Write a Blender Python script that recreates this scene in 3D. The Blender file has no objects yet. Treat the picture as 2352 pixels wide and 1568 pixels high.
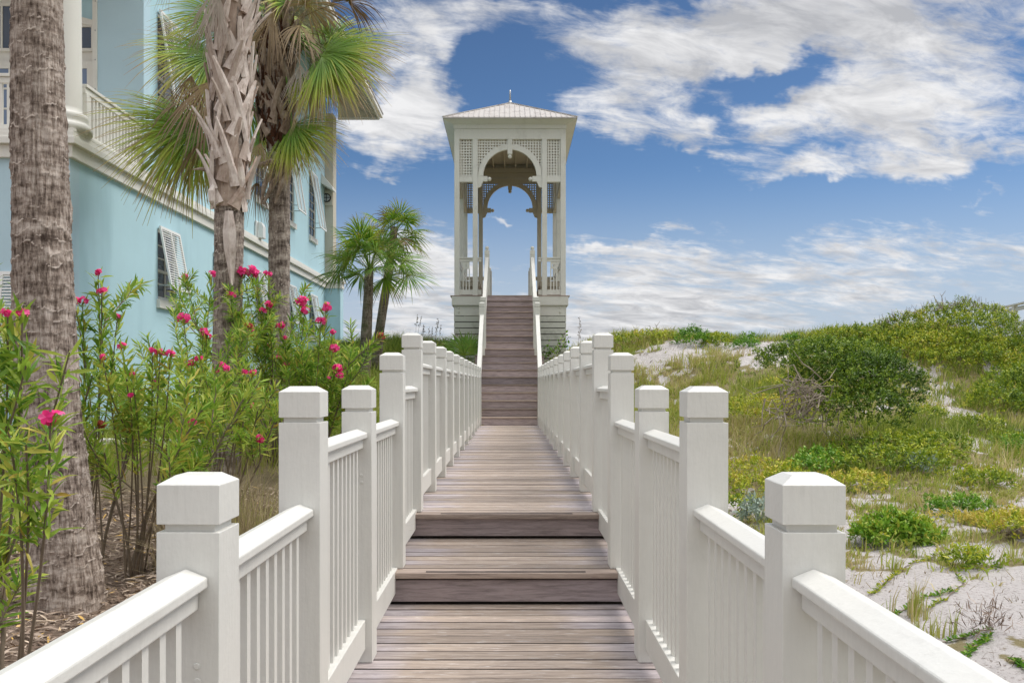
import bpy, math, random
import numpy as np
from math import sin, cos, pi, radians, sqrt, atan2, asin
from mathutils import Vector, Matrix

scene = bpy.context.scene
COL = scene.collection
random.seed(11)
RNG = np.random.RandomState(7)

# ------------------------------------------------------------------ helpers
CAMZ = 0.98
FD = 2038.0                       # focal length in the pixels of a 2352 wide view


def at(xd, yd, Y):
    """real-world point at depth Y seen in direction (xd, yd)"""
    return Vector(((xd - 1173) / FD * Y, Y, CAMZ + (880 - yd) / FD * Y))


WORLD = {}                        # world origin of every object made


def wp(o):
    return WORLD[o.name] if o is not None else Vector((0, 0, 0))


def tag(o, label=None, cat=None, group=None, kind=None):
    if label: o['label'] = label
    if cat: o['category'] = cat
    if group: o['group'] = group
    if kind: o['kind'] = kind
    return o


def empty(name, loc, label=None, cat=None, group=None, kind=None):
    o = bpy.data.objects.new(name, None)
    o.empty_display_size = 0.2
    COL.objects.link(o)
    o.location = loc
    WORLD[o.name] = Vector(loc)
    return tag(o, label, cat, group, kind)


def link_mesh(name, me, parent=None, loc=(0, 0, 0)):
    """object with given WORLD location"""
    o = bpy.data.objects.new(name, me)
    COL.objects.link(o)
    loc = Vector(loc)
    o.parent = parent
    o.location = loc - wp(parent)
    WORLD[o.name] = loc
    return o


def np_mesh(name, V, faces, attrs=None, smooth=False, mats=()):
    """V (n,3); faces: list of int arrays (m,k)"""
    me = bpy.data.meshes.new(name)
    V = np.asarray(V, dtype=np.float32)
    me.vertices.add(len(V))
    me.vertices.foreach_set('co', V.ravel())
    loops = np.concatenate([np.asarray(f, dtype=np.int32).ravel() for f in faces])
    tot = np.concatenate([np.full(len(f), np.asarray(f).shape[1], dtype=np.int32) for f in faces])
    start = np.concatenate([[0], np.cumsum(tot)[:-1]]).astype(np.int32)
    me.loops.add(len(loops))
    me.loops.foreach_set('vertex_index', loops)
    me.polygons.add(len(tot))
    me.polygons.foreach_set('loop_start', start)
    me.polygons.foreach_set('loop_total', tot)
    if smooth:
        me.polygons.foreach_set('use_smooth', np.ones(len(tot), dtype=bool))
    me.update(calc_edges=True)
    for k, a in (attrs or {}).items():
        at_ = me.attributes.new(k, 'FLOAT', 'POINT')
        at_.data.foreach_set('value', np.asarray(a, dtype=np.float32))
    for m in mats:
        me.materials.append(m)
    return me


class MB:
    def __init__(s):
        s.v = []; s.f = []; s.a = []; s.cur = 0.5

    def add(s, vs, fs):
        n = len(s.v)
        s.v += [tuple(p) for p in vs]
        s.a += [s.cur] * len(vs)
        s.f += [tuple(i + n for i in f) for f in fs]

    def box(s, x0, x1, y0, y1, z0, z1):
        s.add([(x0, y0, z0), (x1, y0, z0), (x1, y1, z0), (x0, y1, z0), (x0, y0, z1), (x1, y0, z1), (x1, y1, z1), (x0, y1, z1)],
              [(3, 2, 1, 0), (4, 5, 6, 7), (0, 1, 5, 4), (1, 2, 6, 5), (2, 3, 7, 6), (3, 0, 4, 7)])
        return s

    def prism(s, poly, axis, a, b):
        """poly: ccw 2-D outline; axis 'x','y','z' = extrusion axis"""
        def p3(p, t):
            return {'x': (t, p[0], p[1]), 'y': (p[0], t, p[1]), 'z': (p[0], p[1], t)}[axis]
        n = len(poly)
        s.add([p3(p, a) for p in poly] + [p3(p, b) for p in poly],
              [tuple(range(n))[::-1], tuple(range(n, 2 * n))] + [(i, (i + 1) % n, n + (i + 1) % n, n + i) for i in range(n)])
        return s

    def tube(s, pts, rad, n=8, cap=True):
        pts = [Vector(p) for p in pts]
        if not hasattr(rad, '__len__'): rad = [rad] * len(pts)
        vs = []
        prev = None
        for i, p in enumerate(pts):
            d = (pts[min(i + 1, len(pts) - 1)] - pts[max(i - 1, 0)]).normalized()
            if prev is None:
                u = d.orthogonal().normalized()
            else:
                u = (prev - d * prev.dot(d)).normalized()
            prev = u
            w = d.cross(u)
            for k in range(n):
                a = 2 * pi * k / n
                vs.append(p + (u * cos(a) + w * sin(a)) * rad[i])
        fs = []
        for i in range(len(pts) - 1):
            for k in range(n):
                fs.append((i * n + k, i * n + (k + 1) % n, (i + 1) * n + (k + 1) % n, (i + 1) * n + k))
        if cap:
            fs.append(tuple(range(n))[::-1]); fs.append(tuple(range((len(pts) - 1) * n, len(pts) * n)))
        s.add(vs, fs)
        return s

    def lathe(s, c, prof, n=24, sq=False):
        """prof: (r, z) from the bottom up round the vertical axis through c"""
        vs = []; fs = []
        for r, z in prof:
            for k in range(n):
                a = 2 * pi * k / n
                vs.append((c[0] + r * cos(a), c[1] + r * sin(a), c[2] + z))
        for i in range(len(prof) - 1):
            for k in range(n):
                fs.append((i * n + k, i * n + (k + 1) % n, (i + 1) * n + (k + 1) % n, (i + 1) * n + k))
        fs.append(tuple(range(n))[::-1]); fs.append(tuple(range((len(prof) - 1) * n, len(prof) * n)))
        s.add(vs, fs)
        return s

    def ball(s, c, r, n=16):
        m = n // 2
        s.lathe(c, [(max(r * sin(pi * i / m), 1e-4), -r * cos(pi * i / m)) for i in range(m + 1)], n)
        return s

    def rect_tube(s, p, q, w, h):
        """bar from p to q in a vertical plane, w across, h high (vertical)"""
        p = Vector(p); q = Vector(q)
        d = (q - p); hz = Vector((d.y, -d.x, 0)).normalized() * (w / 2)
        up = Vector((0, 0, h / 2))
        vs = [p - hz - up, p + hz - up, p + hz + up, p - hz + up, q - hz - up, q + hz - up, q + hz + up, q - hz + up]
        s.add(vs, [(0, 1, 2, 3), (7, 6, 5, 4), (0, 4, 5, 1), (1, 5, 6, 2), (2, 6, 7, 3), (3, 7, 4, 0)])
        return s

    def mesh(s, name, mat, origin=(0, 0, 0), smooth=False):
        me = bpy.data.meshes.new(name)
        o = Vector(origin)
        me.from_pydata([(x - o.x, y - o.y, z - o.z) for x, y, z in s.v], [], s.f)
        a = me.attributes.new('rnd', 'FLOAT', 'POINT')
        a.data.foreach_set('value', s.a)
        if mat: me.materials.append(mat)
        me.update()
        if smooth:
            me.polygons.foreach_set('use_smooth', [True] * len(me.polygons))
        return me

    def build(s, name, mat, parent=None, bevel=0.0, smooth=False, origin=None):
        """vertices are WORLD coordinates"""
        if origin is None:
            origin = wp(parent)
        o = link_mesh(name, s.mesh(name, mat, origin, smooth), parent, origin)
        if bevel: add_bevel(o, bevel)
        return o


def add_bevel(o, w, seg=2):
    m = o.modifiers.new('bevel', 'BEVEL')
    m.width = w; m.segments = seg; m.limit_method = 'ANGLE'; m.angle_limit = radians(40)
    m.harden_normals = False


def autosmooth(o, ang=40):
    me = o.data
    me.polygons.foreach_set('use_smooth', [True] * len(me.polygons))
    try:
        me.set_sharp_from_angle(angle=radians(ang))
    except Exception:
        pass


# numpy value noise --------------------------------------------------------
def _h(ix, iy, iz, seed):
    n = (ix * 374761393 + iy * 668265263 + iz * 2147483647 + seed * 1274126177) & 0xffffffff
    n = ((n ^ (n >> 13)) * 1274126177) & 0xffffffff
    n = n ^ (n >> 16)
    return (n & 0xffff) / 65535.0


def vnoise(x, y, z=0.0, seed=0):
    x = np.asarray(x, float); y = np.asarray(y, float); z = np.zeros_like(x) + z
    ix = np.floor(x).astype(np.int64); iy = np.floor(y).astype(np.int64); iz = np.floor(z).astype(np.int64)
    fx = x - ix; fy = y - iy; fz = z - iz
    fx = fx * fx * (3 - 2 * fx); fy = fy * fy * (3 - 2 * fy); fz = fz * fz * (3 - 2 * fz)
    r = 0
    for dx in (0, 1):
        for dy in (0, 1):
            for dz in (0, 1):
                w = (fx if dx else 1 - fx) * (fy if dy else 1 - fy) * (fz if dz else 1 - fz)
                r = r + w * _h(ix + dx, iy + dy, iz + dz, seed)
    return r


def fbm(x, y, z=0.0, oct=4, seed=0):
    a = 0.5; s = 0; t = 0; f = 1.0
    for i in range(oct):
        s = s + a * vnoise(np.asarray(x) * f, np.asarray(y) * f, np.asarray(z) * f, seed + i * 17)
        t += a; a *= 0.5; f *= 2.03
    return s / t


# ------------------------------------------------------------------ materials
def nd(nt, typ, ins=None, **props):
    n = nt.nodes.new('ShaderNode' + typ)
    for k, v in props.items():
        setattr(n, k, v)
    for k, v in (ins or {}).items():
        sock = n.inputs[k]
        if isinstance(v, tuple) and len(v) == 2 and hasattr(v[0], 'outputs'):
            nt.links.new(v[0].outputs[v[1]], sock)
        elif hasattr(v, 'outputs'):
            nt.links.new(v.outputs[0], sock)
        else:
            sock.default_value = v
    return n


def ramp(nt, fac, stops, interp='LINEAR'):
    r = nt.nodes.new('ShaderNodeValToRGB')
    cr = r.color_ramp
    cr.interpolation = interp
    while len(cr.elements) < len(stops):
        cr.elements.new(0.5)
    for e, (p, c) in zip(cr.elements, stops):
        e.position = p
        e.color = (*c, 1) if hasattr(c, '__len__') else (c, c, c, 1)
    if hasattr(fac, 'outputs'): nt.links.new(fac.outputs[0], r.inputs[0])
    else: nt.links.new(fac[0].outputs[fac[1]], r.inputs[0])
    return r


def newmat(name, rough=0.6, spec=0.4):
    m = bpy.data.materials.new(name)
    m.use_nodes = True
    nt = m.node_tree
    b = nt.nodes['Principled BSDF']
    b.inputs['Roughness'].default_value = rough
    b.inputs['Specular IOR Level'].default_value = spec
    return m, nt, b


def mixc(nt, fac, a, b, typ='MIX'):
    n = nt.nodes.new('ShaderNodeMix')
    n.data_type = 'RGBA'; n.blend_type = typ
    for sock, v in ((n.inputs[0], fac), (n.inputs[6], a), (n.inputs[7], b)):
        if isinstance(v, tuple) and len(v) == 2 and hasattr(v[0], 'outputs'): nt.links.new(v[0].outputs[v[1]], sock)
        elif hasattr(v, 'outputs'): nt.links.new(v.outputs[2] if v.bl_idname == 'ShaderNodeMix' else v.outputs[0], sock)
        elif hasattr(v, '__len__'): sock.default_value = (*v, 1) if len(v) == 3 else v
        else: sock.default_value = v
    return n


def setcol(nt, b, n):
    nt.links.new(n.outputs[2] if n.bl_idname == 'ShaderNodeMix' else n.outputs[0], b.inputs['Base Color'])


def bump(nt, b, h, strength=0.3, dist=0.01):
    bp = nt.nodes.new('ShaderNodeBump')
    bp.inputs['Strength'].default_value = strength
    bp.inputs['Distance'].default_value = dist
    nt.links.new(h.outputs[0], bp.inputs['Height'])
    nt.links.new(bp.outputs[0], b.inputs['Normal'])
    return bp


def coords(nt, scale=(1, 1, 1), what='Object'):
    tc = nd(nt, 'TexCoord')
    mp = nd(nt, 'Mapping', {'Vector': (tc, what), 'Scale': scale})
    return mp


def mat_paint(name, col, dirt=(0.30, 0.29, 0.24), dirt_amt=0.20, rough=0.42, grain=(14, 14, 2.0)):
    m, nt, b = newmat(name, rough, 0.45)
    g = coords(nt, grain)
    n1 = nd(nt, 'TexNoise', {'Vector': g, 'Scale': 6.0, 'Detail': 5.0, 'Roughness': 0.65})
    o = coords(nt, (1, 1, 1))
    n2 = nd(nt, 'TexNoise', {'Vector': o, 'Scale': 3.0, 'Detail': 7.0, 'Roughness': 0.7})
    d = ramp(nt, n2, [(0.52, 0.0), (0.78, 1.0)])
    sc = nd(nt, 'Math', {0: d, 1: dirt_amt}, operation='MULTIPLY')
    base = mixc(nt, n1, tuple(c * 0.93 for c in col), tuple(min(1, c * 1.05) for c in col))
    base = mixc(nt, sc, base, dirt)
    dr = nd(nt, 'TexNoise', {'Vector': coords(nt, (9, 9, 0.7)), 'Scale': 2.0, 'Detail': 6.0, 'Roughness': 0.7})
    drr = ramp(nt, dr, [(0.58, 0.0), (0.76, 0.16)])
    base = mixc(nt, drr, base, tuple(c * 0.55 for c in dirt))
    setcol(nt, b, base)
    n3 = nd(nt, 'TexNoise', {'Vector': o, 'Scale': 60.0, 'Detail': 3.0})
    s = nd(nt, 'Math', {0: n1, 1: n3}, operation='ADD')
    bump(nt, b, s, 0.25, 0.004)
    return m


def mat_deck(name, ca, cb, cc, fleck=0.5, dark=(0.06, 0.045, 0.04), axis='x', wear_and_shade=True):
    """weathered boards; grain along the board; each board has its own tone ('rnd')"""
    m, nt, b = newmat(name, 0.62, 0.3)
    at_ = nd(nt, 'Attribute', attribute_name='rnd')
    tc = nd(nt, 'TexCoord')
    off = nd(nt, 'VectorMath', {0: (tc, 'Object')}, operation='ADD')
    cmb = nd(nt, 'CombineXYZ', {'X': 0.0, 'Y': 0.0, 'Z': 0.0})
    k = nd(nt, 'Math', {0: (at_, 'Fac'), 1: 37.0}, operation='MULTIPLY')
    nt.links.new(k.outputs[0], cmb.inputs['Z'])
    nt.links.new(k.outputs[0], cmb.inputs['X'])
    nt.links.new(cmb.outputs[0], off.inputs[1])
    mp = nd(nt, 'Mapping', {'Vector': off, 'Scale': (1.2, 16, 16)})
    n1 = nd(nt, 'TexNoise', {'Vector': mp, 'Scale': 3.0, 'Detail': 8.0, 'Roughness': 0.7, 'Distortion': 0.4})
    n2 = nd(nt, 'TexNoise', {'Vector': off, 'Scale': 1.7, 'Detail': 4.0, 'Roughness': 0.6})
    mp2 = nd(nt, 'Mapping', {'Vector': off, 'Scale': (3.0, 22, 22)})
    n3 = nd(nt, 'TexNoise', {'Vector': mp2, 'Scale': 2.6, 'Detail': 9.0, 'Roughness': 0.75})
    t = nd(nt, 'Math', {0: (at_, 'Fac'), 1: 0.55}, operation='MULTIPLY')
    t = nd(nt, 'Math', {0: n2, 1: t}, operation='ADD')
    if wear_and_shade:                                   # feet have worn the middle of the walk to a tan brown
        sx = nd(nt, 'SeparateXYZ', {'Vector': (tc, 'Object')})
        ax = nd(nt, 'Math', {0: (sx, 'X')}, operation='ABSOLUTE')
        mr = nd(nt, 'MapRange', {'Value': ax, 'From Min': 0.12, 'From Max': 0.62, 'To Min': 0.34, 'To Max': -0.34})
        t = nd(nt, 'Math', {0: t, 1: mr}, operation='ADD')
    tone = ramp(nt, t, [(0.35, ca), (0.75, cb)])
    base = mixc(nt, n1, mixc(nt, 0.50, tone, dark), tone)
    r1 = ramp(nt, n1, [(0.36, 0.0), (0.58, 1.0)])
    nt.links.new(r1.outputs[0], base.inputs[0])
    fl = ramp(nt, n3, [(0.56, 0.0), (0.67, 1.0)])
    f2 = nd(nt, 'Math', {0: fl, 1: fleck}, operation='MULTIPLY')
    col_ = mixc(nt, f2, base, cc)
    bt = nd(nt, 'MapRange', {'Value': k, 'From Min': 0.0, 'From Max': 37.0, 'To Min': 0.0, 'To Max': 9.0})
    bt = nd(nt, 'Math', {0: bt, 1: 1.0}, operation='FRACT' if False else 'PINGPONG')
    bt = nd(nt, 'MapRange', {'Value': bt, 'To Min': 0.58, 'To Max': 1.14})
    col_ = nd(nt, 'VectorMath', {0: (col_, 2), 'Scale': bt}, operation='SCALE')
    if wear_and_shade:                                   # shade of the board gaps, painted near black on the edge faces
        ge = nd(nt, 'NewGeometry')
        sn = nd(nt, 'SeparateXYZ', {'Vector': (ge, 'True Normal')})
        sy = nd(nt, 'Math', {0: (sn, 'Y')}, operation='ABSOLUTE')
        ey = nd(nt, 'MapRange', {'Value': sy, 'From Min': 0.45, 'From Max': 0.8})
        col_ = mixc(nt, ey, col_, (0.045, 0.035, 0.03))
    setcol(nt, b, col_)
    bump(nt, b, n1, 0.5, 0.004)
    return m


def mat_stucco(name, col, stain=True):
    m, nt, b = newmat(name, 0.85, 0.2)
    o = coords(nt)
    n1 = nd(nt, 'TexNoise', {'Vector': o, 'Scale': 45.0, 'Detail': 6.0, 'Roughness': 0.7})
    n2 = nd(nt, 'TexNoise', {'Vector': o, 'Scale': 0.9, 'Detail': 5.0, 'Roughness': 0.6})
    base = mixc(nt, n2, tuple(c * 0.90 for c in col), tuple(min(1, c * 1.10) for c in col))
    base = mixc(nt, n1, mixc(nt, 0.12, base, (0.15, 0.3, 0.36)), base)
    if stain:                                   # rain streaks
        mp = coords(nt, (1, 0.9, 0.22))
        n3 = nd(nt, 'TexNoise', {'Vector': mp, 'Scale': 1.0, 'Detail': 4.0, 'Roughness': 0.55, 'Distortion': 0.3})
        st = ramp(nt, n3, [(0.50, 0.0), (0.75, 0.42)])
        base = mixc(nt, st, base, (0.20, 0.36, 0.42))
    setcol(nt, b, base)
    bump(nt, b, n1, 0.2, 0.004)
    return m


def mat_plain(name, col, rough=0.6, var=0.2, scale=8.0, spec=0.4, metal=0.0, bumpd=0.0, stretch=(1, 1, 1)):
    m, nt, b = newmat(name, rough, spec)
    o = coords(nt, stretch)
    n1 = nd(nt, 'TexNoise', {'Vector': o, 'Scale': scale, 'Detail': 5.0, 'Roughness': 0.65})
    setcol(nt, b, mixc(nt, n1, tuple(c * (1 - var) for c in col), tuple(min(1, c * (1 + var)) for c in col)))
    b.inputs['Metallic'].default_value = metal
    if bumpd: bump(nt, b, n1, 0.6, bumpd)
    return m


def mat_leaf(name, stops, attr='c', rough=0.45, trans=0.25, spec=0.35, noise=0.0):
    """colour by a per-leaf attribute (each leaf has its own colour)"""
    m, nt, b = newmat(name, rough, spec)
    a = nd(nt, 'Attribute', attribute_name=attr)
    col = ramp(nt, (a, 'Fac'), stops)
    nt.links.new(col.outputs[0], b.inputs['Base Color'])
    if trans:
        out = nt.nodes['Material Output']
        tr = nd(nt, 'BsdfTranslucent', {'Color': col})
        mx = nd(nt, 'MixShader', {0: trans})
        nt.links.new(b.outputs[0], mx.inputs[1]); nt.links.new(tr.outputs[0], mx.inputs[2])
        nt.links.new(mx.outputs[0], out.inputs['Surface'])
    return m


M = {}
M['white'] = mat_paint('white_paint', (0.70, 0.69, 0.645))
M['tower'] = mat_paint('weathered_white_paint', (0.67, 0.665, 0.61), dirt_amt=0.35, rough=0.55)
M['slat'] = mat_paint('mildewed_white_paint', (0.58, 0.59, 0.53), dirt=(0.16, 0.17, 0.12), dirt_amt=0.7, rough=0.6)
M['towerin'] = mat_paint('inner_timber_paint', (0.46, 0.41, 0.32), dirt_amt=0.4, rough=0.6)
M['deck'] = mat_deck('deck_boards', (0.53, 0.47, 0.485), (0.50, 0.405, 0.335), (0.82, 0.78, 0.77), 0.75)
M['riser'] = mat_deck('riser_boards', (0.49, 0.415, 0.435), (0.49, 0.40, 0.395), (0.60, 0.53, 0.52), 0.4, wear_and_shade=False)
M['tread'] = mat_deck('tread_boards', (0.44, 0.36, 0.33), (0.47, 0.37, 0.31), (0.62, 0.54, 0.46), 0.4, wear_and_shade=False)
M['dark'] = mat_plain('dark_rubber', (0.03, 0.028, 0.03), 0.9)
M['shade'] = mat_plain('joist_wood_and_shade', (0.05, 0.04, 0.035), 0.9)
M['blue'] = mat_stucco('blue_stucco', (0.50, 0.715, 0.79))
M['bluef'] = mat_stucco('blue_stucco_porch', (0.53, 0.70, 0.79), stain=False)
M['beige'] = mat_stucco('beige_stucco', (0.60, 0.55, 0.45), stain=False)
M['trim'] = mat_paint('cream_trim_paint', (0.79, 0.77, 0.71), dirt_amt=0.15, rough=0.6)
M['column'] = mat_stucco('white_stucco', (0.78, 0.76, 0.71), stain=False)
M['shutter'] = mat_paint('shutter_paint', (0.80, 0.80, 0.78), dirt_amt=0.1)
M['shutgreen'] = mat_plain('teal_paint', (0.05, 0.17, 0.18), 0.5)
M['soffit'] = mat_paint('soffit_paint', (0.66, 0.62, 0.50), dirt_amt=0.1)
M['metalroof'] = mat_paint('roof_metal', (0.52, 0.49, 0.46), dirt=(0.20, 0.15, 0.13), dirt_amt=0.9, rough=0.5, grain=(3, 3, 3))
M['steel'] = mat_plain('grey_steel', (0.45, 0.46, 0.46), 0.4, metal=0.6)
M['glass'] = None
m, nt, b = newmat('window_glass', 0.06, 0.8)
b.inputs['Base Color'].default_value = (0.025, 0.045, 0.085, 1)
M['glass'] = m
m, nt, b = newmat('curtained_glass', 0.12, 0.8)
b.inputs['Base Color'].default_value = (0.16, 0.22, 0.34, 1)
M['glassc'] = m

# ------------------------------------------------------------------ camera
cam = bpy.data.cameras.new('camera')
camo = bpy.data.objects.new('camera', cam)
COL.objects.link(camo)
camo.location = (0, 0, CAMZ)
camo.rotation_euler = (radians(90), 0, 0)
cam.sensor_width = 36; cam.lens = 2600 / 3000 * 36
cam.shift_x = 0.0014; cam.shift_y = 0.0407
cam.clip_end = 5000; cam.clip_start = 0.05
scene.camera = camo
scene.render.resolution_x = 1024; scene.render.resolution_y = 682

# ------------------------------------------------------------------ light
SUN = Vector((0.72, 0.28, 1.05)).normalized()
SEL = asin(SUN.z); SAZ = atan2(SUN.x, SUN.y)
sl = bpy.data.lights.new('sun', 'SUN')
sl.energy = 1.55; sl.angle = radians(30); sl.color = (1.0, 0.95, 0.88)
so = bpy.data.objects.new('sun', sl)
COL.objects.link(so)
so.location = (0, 0, 30)
so.rotation_euler = (-SUN).to_track_quat('-Z', 'Y').to_euler()

world = bpy.data.worlds.new('World')
scene.world = world
world.use_nodes = True
wt = world.node_tree
bg = wt.nodes['Background']
BGS = 0.08
EXPO = 0.75
bg.inputs['Strength'].default_value = BGS
sky = wt.nodes.new('ShaderNodeTexSky')
sky.sky_type = 'NISHITA'; sky.sun_disc = False
sky.sun_elevation = SEL; sky.sun_rotation = SAZ
sky.air_density = 1.0; sky.dust_density = 0.4; sky.ozone_density = 2.0
tc = nd(wt, 'TexCoord')
xyz = nd(wt, 'SeparateXYZ', {'Vector': (tc, 'Generated')})
az = nd(wt, 'Math', {0: (xyz, 'X'), 1: (xyz, 'Y')}, operation='ARCTAN2')
el = nd(wt, 'Math', {0: (xyz, 'Z')}, operation='ARCSINE')
ae0 = nd(wt, 'CombineXYZ', {'X': az, 'Y': el, 'Z': 0.0})
# plane of the cloud layer: gives the streaks their perspective
zc = nd(wt, 'Math', {0: (xyz, 'Z'), 1: 0.0}, operation='MAXIMUM')
zc = nd(wt, 'Math', {0: zc, 1: 0.17}, operation='ADD')
pu = nd(wt, 'Math', {0: (xyz, 'X'), 1: zc}, operation='DIVIDE')
pv = nd(wt, 'Math', {0: (xyz, 'Y'), 1: zc}, operation='DIVIDE')
puv = nd(wt, 'CombineXYZ', {'X': pu, 'Y': pv, 'Z': 0.0})
rot = nd(wt, 'VectorRotate', {'Vector': puv, 'Angle': radians(-20)}, rotation_type='Z_AXIS')
stretch = nd(wt, 'Mapping', {'Vector': rot, 'Scale': (1.0, 1.8, 1.0)})
nbig = nd(wt, 'TexNoise', {'Vector': stretch, 'Scale': 2.5, 'Detail': 8.0, 'Roughness': 0.62, 'Distortion': 0.7})
nfine = nd(wt, 'TexNoise', {'Vector': stretch, 'Scale': 9.0, 'Detail': 5.0, 'Roughness': 0.68, 'Distortion': 0.6})
nwarp = nd(wt, 'TexNoise', {'Vector': ae0, 'Scale': 7.0, 'Detail': 5.0, 'Roughness': 0.6})
wv = nd(wt, 'VectorMath', {0: (nwarp, 'Color'), 1: (0.5, 0.5, 0.5)}, operation='SUBTRACT')
wv = nd(wt, 'VectorMath', {0: wv, 'Scale': 0.16}, operation='SCALE')
ae = nd(wt, 'VectorMath', {0: ae0, 1: wv}, operation='ADD')


def blob(xd, yd, rx, ry, w, rotd=0.0):
    """soft patch of cloud round a direction of the sky"""
    a0 = math.atan((xd - 1173) / FD); e0 = math.atan((880 - yd) / sqrt(FD * FD + (xd - 1173) ** 2))
    s = nd(wt, 'VectorMath', {0: ae, 1: (a0, e0, 0)}, operation='SUBTRACT')
    if rotd:
        s = nd(wt, 'VectorRotate', {'Vector': s, 'Angle': radians(rotd)}, rotation_type='Z_AXIS')
    s = nd(wt, 'VectorMath', {0: s, 1: (FD / rx, FD / ry, 0)}, operation='MULTIPLY')
    l = nd(wt, 'VectorMath', {0: s}, operation='LENGTH')
    r = nd(wt, 'MapRange', {'Value': (l, 'Value'), 'From Min': 0.0, 'From Max': 1.0, 'To Min': w, 'To Max': 0.0}, interpolation_type='SMOOTHSTEP')
    return r


BLOBS = [(1950, 60, 800, 250, 1.25, 0), (2150, 300, 560, 180, 1.05, 8), (1480, 280, 420, 95, 0.9, 12), (1480, 100, 400, 180, 0.62, 0),
         (1010, 30, 330, 170, 1.0, 0), (1010, 125, 190, 80, 0.5, 12), (905, 265, 250, 150, 1.5, 0), (1300, 20, 260, 130, 0.5, 0), (1990, 390, 430, 55, 0.7, 5), (1870, 412, 130, 30, 0.5, 8),
         (1950, 610, 800, 135, 0.85, 4), (1450, 680, 480, 130, 0.95, 0), (1250, 760, 900, 100, 1.1, 0), (2200, 760, 700, 90, 0.8, 0),
         (960, 620, 220, 170, 1.3, 0), (1155, 517, 60, 17, 0.8, 0), (850, 412, 120, 45, 0.9, -10), (2290, 480, 60, 14, 0.5, 0),
         (820, 360, 90, 40, 0.4, 0), (1400, 590, 130, 22, 0.5, 0),
         (1750, 170, 210, 55, -1.1, 6), (1660, 250, 130, 60, -0.6, 20), (1620, 470, 620, 85, -0.6, 3), (1130, 215, 170, 130, -0.8, 0), (1560, 350, 140, 30, -0.4, 0),
         (900, 460, 300, 70, -0.5, 0)]
acc = None
for bl in BLOBS:
    r = blob(*bl)
    acc = r if acc is None else nd(wt, 'Math', {0: acc, 1: r}, operation='ADD')
nz = nd(wt, 'Math', {0: nbig, 1: 0.5}, operation='SUBTRACT')
nz = nd(wt, 'Math', {0: nz, 1: 2.3}, operation='MULTIPLY')
nz2 = nd(wt, 'Math', {0: nfine, 1: 0.5}, operation='SUBTRACT')
nz2 = nd(wt, 'Math', {0: nz2, 1: 1.25}, operation='MULTIPLY')
dens = nd(wt, 'Math', {0: acc, 1: nz}, operation='ADD')
dens = nd(wt, 'Math', {0: dens, 1: nz2}, operation='ADD')
over = nd(wt, 'MapRange', {'Value': el, 'From Min': 0.55, 'From Max': 0.95, 'To Min': 0.0, 'To Max': 0.75})  # unseen cloud added overhead to whiten the fill light
behind = nd(wt, 'MapRange', {'Value': (xyz, 'Y'), 'From Min': 0.35, 'From Max': -0.1, 'To Min': 0.0, 'To Max': 0.95})  # unseen cloud added behind the camera, also for white fill
dens = nd(wt, 'Math', {0: dens, 1: over}, operation='ADD')
dens = nd(wt, 'Math', {0: dens, 1: behind}, operation='ADD')
cm = nd(wt, 'MapRange', {'Value': dens, 'From Min': 0.30, 'From Max': 1.25, 'To Min': 0.0, 'To Max': 1.0}, interpolation_type='SMOOTHSTEP')
# thick cloud is greyer and faintly lilac, with darker bellies
g1 = blob(2000, 30, 900, 210, 0.55, 0)
g2 = blob(1700, 730, 1500, 150, 0.25, 0)
gs = nd(wt, 'Math', {0: g1, 1: g2}, operation='ADD')
ngr = nd(wt, 'TexNoise', {'Vector': stretch, 'Scale': 4.2, 'Detail': 6.0, 'Roughness': 0.62, 'Distortion': 0.5})
gn = nd(wt, 'MapRange', {'Value': ngr, 'From Min': 0.36, 'From Max': 0.64, 'To Min': -0.2, 'To Max': 0.75})
gs = nd(wt, 'Math', {0: gs, 1: gn}, operation='ADD', use_clamp=True)
K = 1.0 / BGS / 2 ** EXPO
ccol = mixc(wt, gs, (0.88 * K, 0.88 * K, 0.89 * K), (0.49 * K, 0.50 * K, 0.53 * K))
# sky blue, deepened a little as in the photograph
skyc = mixc(wt, 1.0, sky, (0.45, 0.585, 0.735), 'MULTIPLY')
deep = nd(wt, 'MapRange', {'Value': el, 'From Min': 0.08, 'From Max': 0.42, 'To Min': 1.0, 'To Max': 0.74})
skyc = nd(wt, 'VectorMath', {0: (skyc, 2), 'Scale': deep}, operation='SCALE')
hz = nd(wt, 'MapRange', {'Value': el, 'From Min': 0.02, 'From Max': 0.25, 'To Min': 0.88, 'To Max': 0.0}, interpolation_type='SMOOTHSTEP')
skyc = mixc(wt, hz, skyc, (0.54 * K, 0.60 * K, 0.70 * K))
# unseen cloud overhead is brightened to add neutral fill light
fill_brt = nd(wt, 'MapRange', {'Value': el, 'From Min': 0.5, 'From Max': 1.1, 'To Min': 1.0, 'To Max': 2.9})
ccol = nd(wt, 'VectorMath', {0: (ccol, 2), 'Scale': fill_brt}, operation='SCALE')
fin = mixc(wt, cm, skyc, ccol)
wt.links.new(fin.outputs[2], bg.inputs['Color'])

scene.view_settings.view_transform = 'Standard'
scene.view_settings.look = 'None'
scene.view_settings.exposure = EXPO
scene.view_settings.gamma = 1.0
scene.view_settings.use_curve_mapping = False
scene.render.engine = 'CYCLES'
scene.cycles.max_bounces = 6
scene.cycles.use_denoising = True
scene.cycles.denoising_prefilter = 'ACCURATE'
scene.cycles.denoising_input_passes = 'RGB_ALBEDO_NORMAL'
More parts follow.
